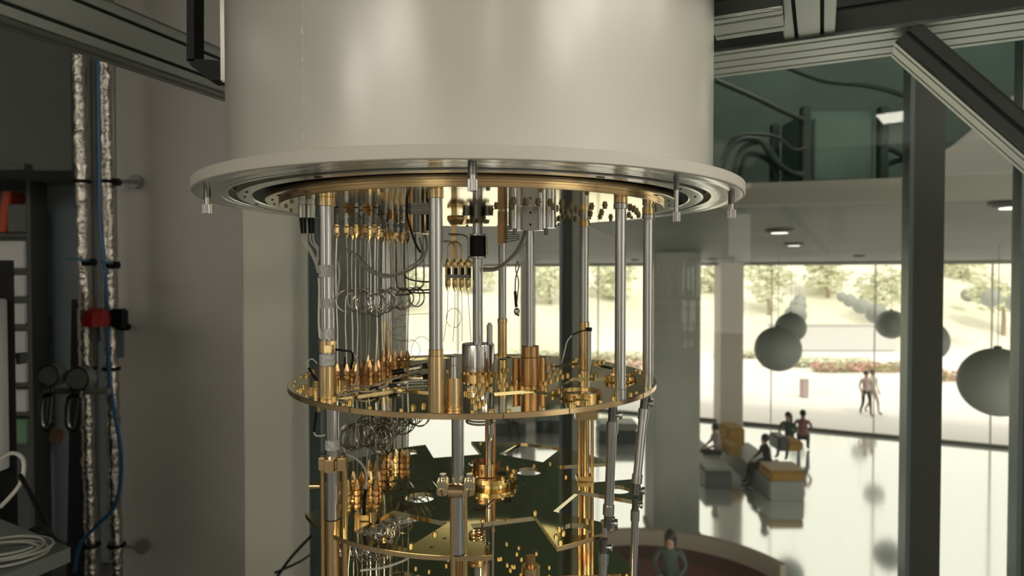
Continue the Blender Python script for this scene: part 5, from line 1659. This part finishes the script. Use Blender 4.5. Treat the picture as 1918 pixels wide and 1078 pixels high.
# front lower rod
dM = 0.742
g = thing('lower_rod_group', (X(857, dM), dM, Z(Z4)), 'front lower steel rod flanked by gold rods, with a two-screw clamp', 'rod group')
obj('steel_tube', MB().v(X(857, dM), dM, Z(zy(1040, dM)), Z(Z2 - 0.007), 11.7 * dM / F, 26), 'steel', g)
for px, dy in ((848, -0.003), (869, 0.004), (857, 0.012)):
    obj('gold_rod', MB().v(X(px, dM), dM + dy, Z(Z4), Z(zy(925, dM)), 5.6 * dM / F, 18), 'gold', g)
obj('ring_mark', MB().torus((X(857, dM), dM, Z(zy(1040, dM))), 11.9 * dM / F, 0.0007, 28, 6), 'black_plastic', g)
for s in (-1, 1):
    cxx = X(854, dM) + s * 0.0155
    obj('clamp_block', MB().box((cxx, dM - 0.002, Z(zy(911, dM))), (0.012, 0.022, 0.0165), bev=0.0015), 'gold_top', g)
    sl = obj('slotted_screw', MB().cyl((cxx, dM - 0.0145, Z(zy(917, dM))), (cxx, dM - 0.0125, Z(zy(917, dM))), 0.0043, 20), 'gold_satin', g)
    obj('screw_slot', MB().box((cxx, dM - 0.0146, Z(zy(917, dM))), (0.0012, 0.0006, 0.0075), R=Matrix.Rotation(0.3 * s, 3, 'Y')), 'dark_gap', sl)
    obj('clamp_screw', MB().v(cxx, dM, Z(zy(897, dM)), Z(zy(889, dM)), 0.004, 12), 'steel', g)
obj('saddle', MB().cyl((X(841, dM), dM - 0.008, Z(zy(917, dM))), (X(868, dM), dM - 0.008, Z(zy(917, dM))), 0.0078, 20), 'gold_satin', g)
# rear right lower rods
dN = 1.02
g = thing('lower_rod_group', (X(1098, dN), dN, Z(Z4)), 'rear right group of gold rods below the middle plate', 'rod group')
for px, r_, m, dy, zt_ in ((1086, 3.4, 'gold', 0, zy(785, dN)), (1098, 6.0, 'gold', -0.004, zy(785, dN)), (1110, 3.4, 'gold', 0, zy(785, dN)), (1094, 5.5, 'gold_satin', 0.01, Z2 - 0.007), (1102, 4.5, 'bronze', 0.01, Z2 - 0.007)):
    obj('gold_rod', MB().v(X(px, dN), dN + dy, Z(Z4), Z(zt_), r_ * dN / F, 18), m, g)
obj('clamp_block', MB().box((X(1098, dN), dN, Z(zy(777, dN))), (42 * dN / F, 0.020, 0.014), bev=0.0015), 'gold', g)
obj('foot_block', MB().box((X(1095, dN), dN, Z(Z3 + 0.004)), (30 * dN / F, 0.022, 0.008), bev=0.001), 'gold', g)
obj('lower_sleeve', MB().v(X(1099, dN), dN, Z(Z4), Z(Z3 - 0.006), 11 * dN / F, 24), 'gold', g)
# centre rear pipes down to the round stage
dO = 1.0
g = thing('heat_exchanger_pipe', (X(916, dO), dO, Z(Z3)), 'copper and steel pipes running down to the small round gold stage', 'pipe')
obj('copper_pipe', MB().v(X(912, dO), dO, Z(Z3), Z(Z2 - 0.007), 3.8 * dO / F, 16), 'bronze', g)
obj('copper_pipe', MB().v(X(924, dO), dO + 0.006, Z(Z3), Z(Z2 - 0.007), 4.0 * dO / F, 16), 'bronze', g)
obj('steel_pipe', MB().tube(smooth_path([(X(917, dO), dO - 0.01, Z(Z3 + 0.01)), (X(917, dO), dO - 0.01, Z(zy(830, dO))), (X(921, dO), dO - 0.01, Z(zy(805, dO))), (X(919, dO), dO - 0.01, Z(Z2 - 0.02))], 6), 4.2 * dO / F, 14), 'steel', g)
for k in range(3):
    obj('coil_turn', MB().torus((X(897, .9), .93, Z(zy(790 + 4 * k, .9))), 0.020, 0.0016, 36, 8, Matrix.Rotation(0.06 * (k - 1), 3, 'X')), 'steel', g)
q = onp(922, 905, Z3)
g = thing('round_stage', (q.x, q.y, Z(Z3)), 'small round gold stage in the centre of the lower plate', 'stage')
cxs, cys = q.x, q.y + 0.01
obj('stage_disc', MB().lathe((cxs, cys, Z(Z3)), [(0, 0.006), (0.0395, 0.006), (0.040, 0.0065), (0.040, 0.0135), (0.0395, 0.014), (0, 0.014)], 64), 'gold', g)
obj('stage_foot', MB().v(cxs, cys, Z(Z3), Z(Z3 + 0.006), 0.030, 32), 'gold_mirror', g)
obj('stage_drum', MB().lathe((cxs - 0.010, cys + 0.006, Z(Z3)), [(0, 0.014), (0.0215, 0.014), (0.0215, 0.031), (0.021, 0.0315), (0.016, 0.0315), (0.0155, 0.027), (0, 0.027)], 48), 'bronze', g)
for i in range(10):
    a = 2 * PI * i / 10 + 0.2
    put(BG, g, cxs + 0.034 * math.cos(a), cys + 0.034 * math.sin(a), Z3 + 0.014, 'stage_bolt')
q = onp(951, 901, Z3 + 0.0145); letter('B', q.x, q.y, q.z, 0.024, -0.1, g)
q = onp(940, 886, Z3 + 0.0145); letter('C', q.x, q.y, q.z, 0.022, 0.2, g)
single('sensor_wire', MB().tube(smooth_path([(X(888, dO), dO - 0.045, Z(Z3 + 0.022)), (X(905, dO), dO - 0.046, Z(Z3 + 0.024)), (X(920, dO), dO - 0.03, Z(Z3 + 0.018)), (X(926, dO), dO - 0.02, Z(Z3 + 0.017))], 6), 0.0011, 6), 'dark_red_wire', 'dark red wire wound round the small gold stage', 'wire')


# right articulated legs (heat links): knuckle, tube, knuckle
def link_leg(p_top, p_bot, r, label, knuck):
    g = thing('link_rod', tuple(p_bot), label, 'rod')
    p0, p1 = Vector(p_top), Vector(p_bot)
    dr = (p1 - p0).normalized()
    L = (p1 - p0).length
    obj('link_tube', MB().cyl(p0 + dr * 0.028, p1 - dr * 0.022, r, 20), 'steel', g)
    obj('end_ferrule', MB().cyl(p0 + dr * 0.018, p0 + dr * 0.033, r * 1.22, 20), 'steel_satin', g)
    obj('end_ferrule', MB().cyl(p1 - dr * 0.028, p1 - dr * 0.016, r * 1.22, 20), 'steel_satin', g)
    obj('fork', MB().cyl(p0, p0 + dr * 0.02, r * 0.95, 16), 'steel_dark', g)
    obj('fork', MB().cyl(p1 - dr * 0.018, p1, r * 0.95, 16), 'steel_dark', g)
    for c in (p0 + dr * 0.010, p1 - dr * 0.006):
        hpn = obj('hinge_pin', MB().cyl(c + Vector((-r * 0.6, 0, 0)), c + Vector((r * 1.9, -0.003, 0)), r * 0.55, 14), 'steel', g)
        obj('pin_head', MB().cyl(c + Vector((r * 1.3, -0.002, 0)), c + Vector((r * 1.9, -0.003, 0)), r * 0.85, 14), 'steel_satin', hpn)
    return g


d1 = 0.80
link_leg((X(1149, d1), d1, Z(zy(762, d1))), (X(1140, d1), d1, Z(zy(990, d1))), 9.0 * d1 / F, 'steel hinged link under the right front rod', 1)
link_leg((X(1209, .92), .92, Z(zy(742, .92))), (X(1192, .905), .905, Z(zy(928, .905))), 8.2 * .92 / F, 'slanting steel hinged link at the right of the lower tier', 1)
link_leg((X(1192, .905), .905, Z(zy(934, .905))), (X(1186, .90), .90, Z(Z4 - 0.02)), 7.0 * .9 / F, 'lowest right steel link below the notched plate', 1)
link_leg((X(1132, .80), .80, Z(zy(1012, .80))), (X(1128, .80), .80, Z(Z4 - 0.02)), 8.0 * .8 / F, 'lower steel link under the right tip of the notched plate', 1)
for k, (px, py) in enumerate(((1132, 992), (1145, 985))):
    q = onp(px, py + 8, Z3)
    g = thing('link_anchor', tuple(q), ['left', 'right'][k] + ' of two short steel studs at the foot of the right front link', 'stud')
    obj('stud_body', MB().v(q.x, q.y, Z(Z3), Z(Z3 + 0.014), 0.0042, 18), 'steel_satin', g)
    obj('stud_cap', MB().v(q.x, q.y, Z(Z3 + 0.0142), Z(Z3 + 0.0175), 0.0048, 18), 'steel', g)
# little screw under the right rim of the middle plate, one at the left rim
for k, (px, d, ry) in enumerate(((1231, .93, 752), (589, .86, 768))):
    x = X(px, d)
    zb = zy(ry, d)
    g = thing('rim_bolt', (x, d, Z(zb)), ['bolt hanging under the right end of the middle plate', 'brass bolt hanging under the left end of the middle plate'][k], 'bolt')
    x2 = ax + (x - ax) * 0.965
    obj('bolt_shank', MB().v(x2, d, Z(zb), Z(Z2 - 0.0072), 0.002, 12), ['steel_satin', 'gold'][k], g)
    obj('bolt_head', MB().v(x2, d, Z(zb - 0.002), Z(zb + 0.005), 0.0045, 8), ['steel_satin', 'gold'][k], g, angle=20)
cable('sensor_wire', [(592, 772, .85), (590, 790, .85), (588, 808, .85)], 0.0017, 'black_plastic', 'black wire hanging below the left rim of the middle plate', 'wire', 5)
cable('sensor_lead', [(588, 808, .85), (592, 815, .85), (600, 816, .845), (610, 814, .84)], 0.0012, 'white_cable', 'pale wire hooking back to the lower left rods', 'wire', 5)
cable('sensor_lead', [(646, 850, .84), (665, 858, .85), (680, 872, .86), (686, 890, .86), (685, 915, .86)], 0.0016, 'white_cable', 'pale thick wire curving down among the lower left connectors', 'wire')
cable('sensor_wire', [(685, 915, .86), (682, 940, .86), (682, 965, .86)], 0.0024, 'black_plastic', 'black sleeve at the end of the pale thick wire', 'wire', 5)
cable('sensor_lead', [(675, 1068, .80), (690, 1066, .80), (720, 1062, .79), (750, 1052, .78), (765, 1045, .77)], 0.0014, 'white_cable', 'pale wire crossing under the front left rim of the lower plate', 'wire')
g = thing('terminal_lug', tuple(P(683, 968, .85)), 'small gold two-post terminal at the lower left of the lower plate', 'terminal')
q = P(683, 968, .85)
for s in (-1, 1):
    obj('lug_post', MB().v(q.x + s * 0.010, q.y, q.z - 0.006, q.z + 0.008, 0.0055, 16), 'gold', g)
obj('lug_bridge', MB().box(q, (0.02, 0.008, 0.007), bev=0.001), 'gold', g)
obj('lug_stem', MB().v(q.x + 0.008, q.y, Z(Z3), q.z - 0.005, 0.004, 12), 'gold', g)
# gold spring and stand below the notch
ds = 0.80
hp = []
for i in range(12 * 16):
    a = 2 * PI * i / 16
    r_ = 0.0095 + 0.0015 * (i / 192)
    hp.append((X(893, ds) + r_ * math.cos(a), ds + r_ * math.sin(a), Z(zy(1000, ds) - (zy(1000, ds) - zy(1060, ds)) * i / 192)))
g = thing('coiled_capillary', (X(893, ds), ds, Z(zy(1060, ds))), 'tight gold-coloured capillary coil beside the front lower rod', 'coil')
obj('coil_winding', MB().tube(hp, 0.0014, 8), 'gold', g)
obj('coil_core', MB().v(X(893, ds), ds, Z(Z4), Z(zy(1062, ds)), 0.004, 14), 'steel_satin', g)
g = rod('lower_post', X(923, .82), .82, Z4, zy(985, .82), 2.4 * .82 / F, 'thin steel post right of the capillary coil', 'steel', [(zy(1000, .82), zy(992, .82), 4 * .82 / F, 'gold', 'post_ring')], cat='post')
q = onp(905, 1045, Z4)
g = rod('lower_cylinder', X(903, .9), .9, Z4, zy(985, .9), 0.009, 'dark steel cylinder below the notch beside the coil', 'steel_dark', [(zy(990, .9), zy(984, .9), 0.0125, 'steel_dark', 'cap_ring'), (Z4, zy(1020, .9), 0.0105, 'steel', 'lower_sleeve')], cat='cylinder')
g = rod('brass_cylinder', X(994, .83), .83, Z4, zy(1045, .83), 0.0065, 'short brass cylinder standing on the bottom plate', 'bronze', [(Z4, zy(1063, .83), 0.012, 'gold', 'base_ring')], cat='cylinder')
# other wires beneath
random.seed(5)
for k in range(7):
    px0 = 655 + 22 * k
    pts = [(px0, 900 + random.uniform(-8, 8), .95 + 0.015 * k), (px0 + random.uniform(-14, 14), 925, .96), (px0 + 20, 938 + random.uniform(-8, 8), .97), (px0 + 34, 920, .98), (px0 + 22, 900, .99), (px0 + 5, 905, 1.0)]
    cable('fine_wire', pts, 0.0009, 'coil_wire', 'fine wire tangle, ' + O(k) + ' loop from the left on the lower plate', 'wire', 6, 6)
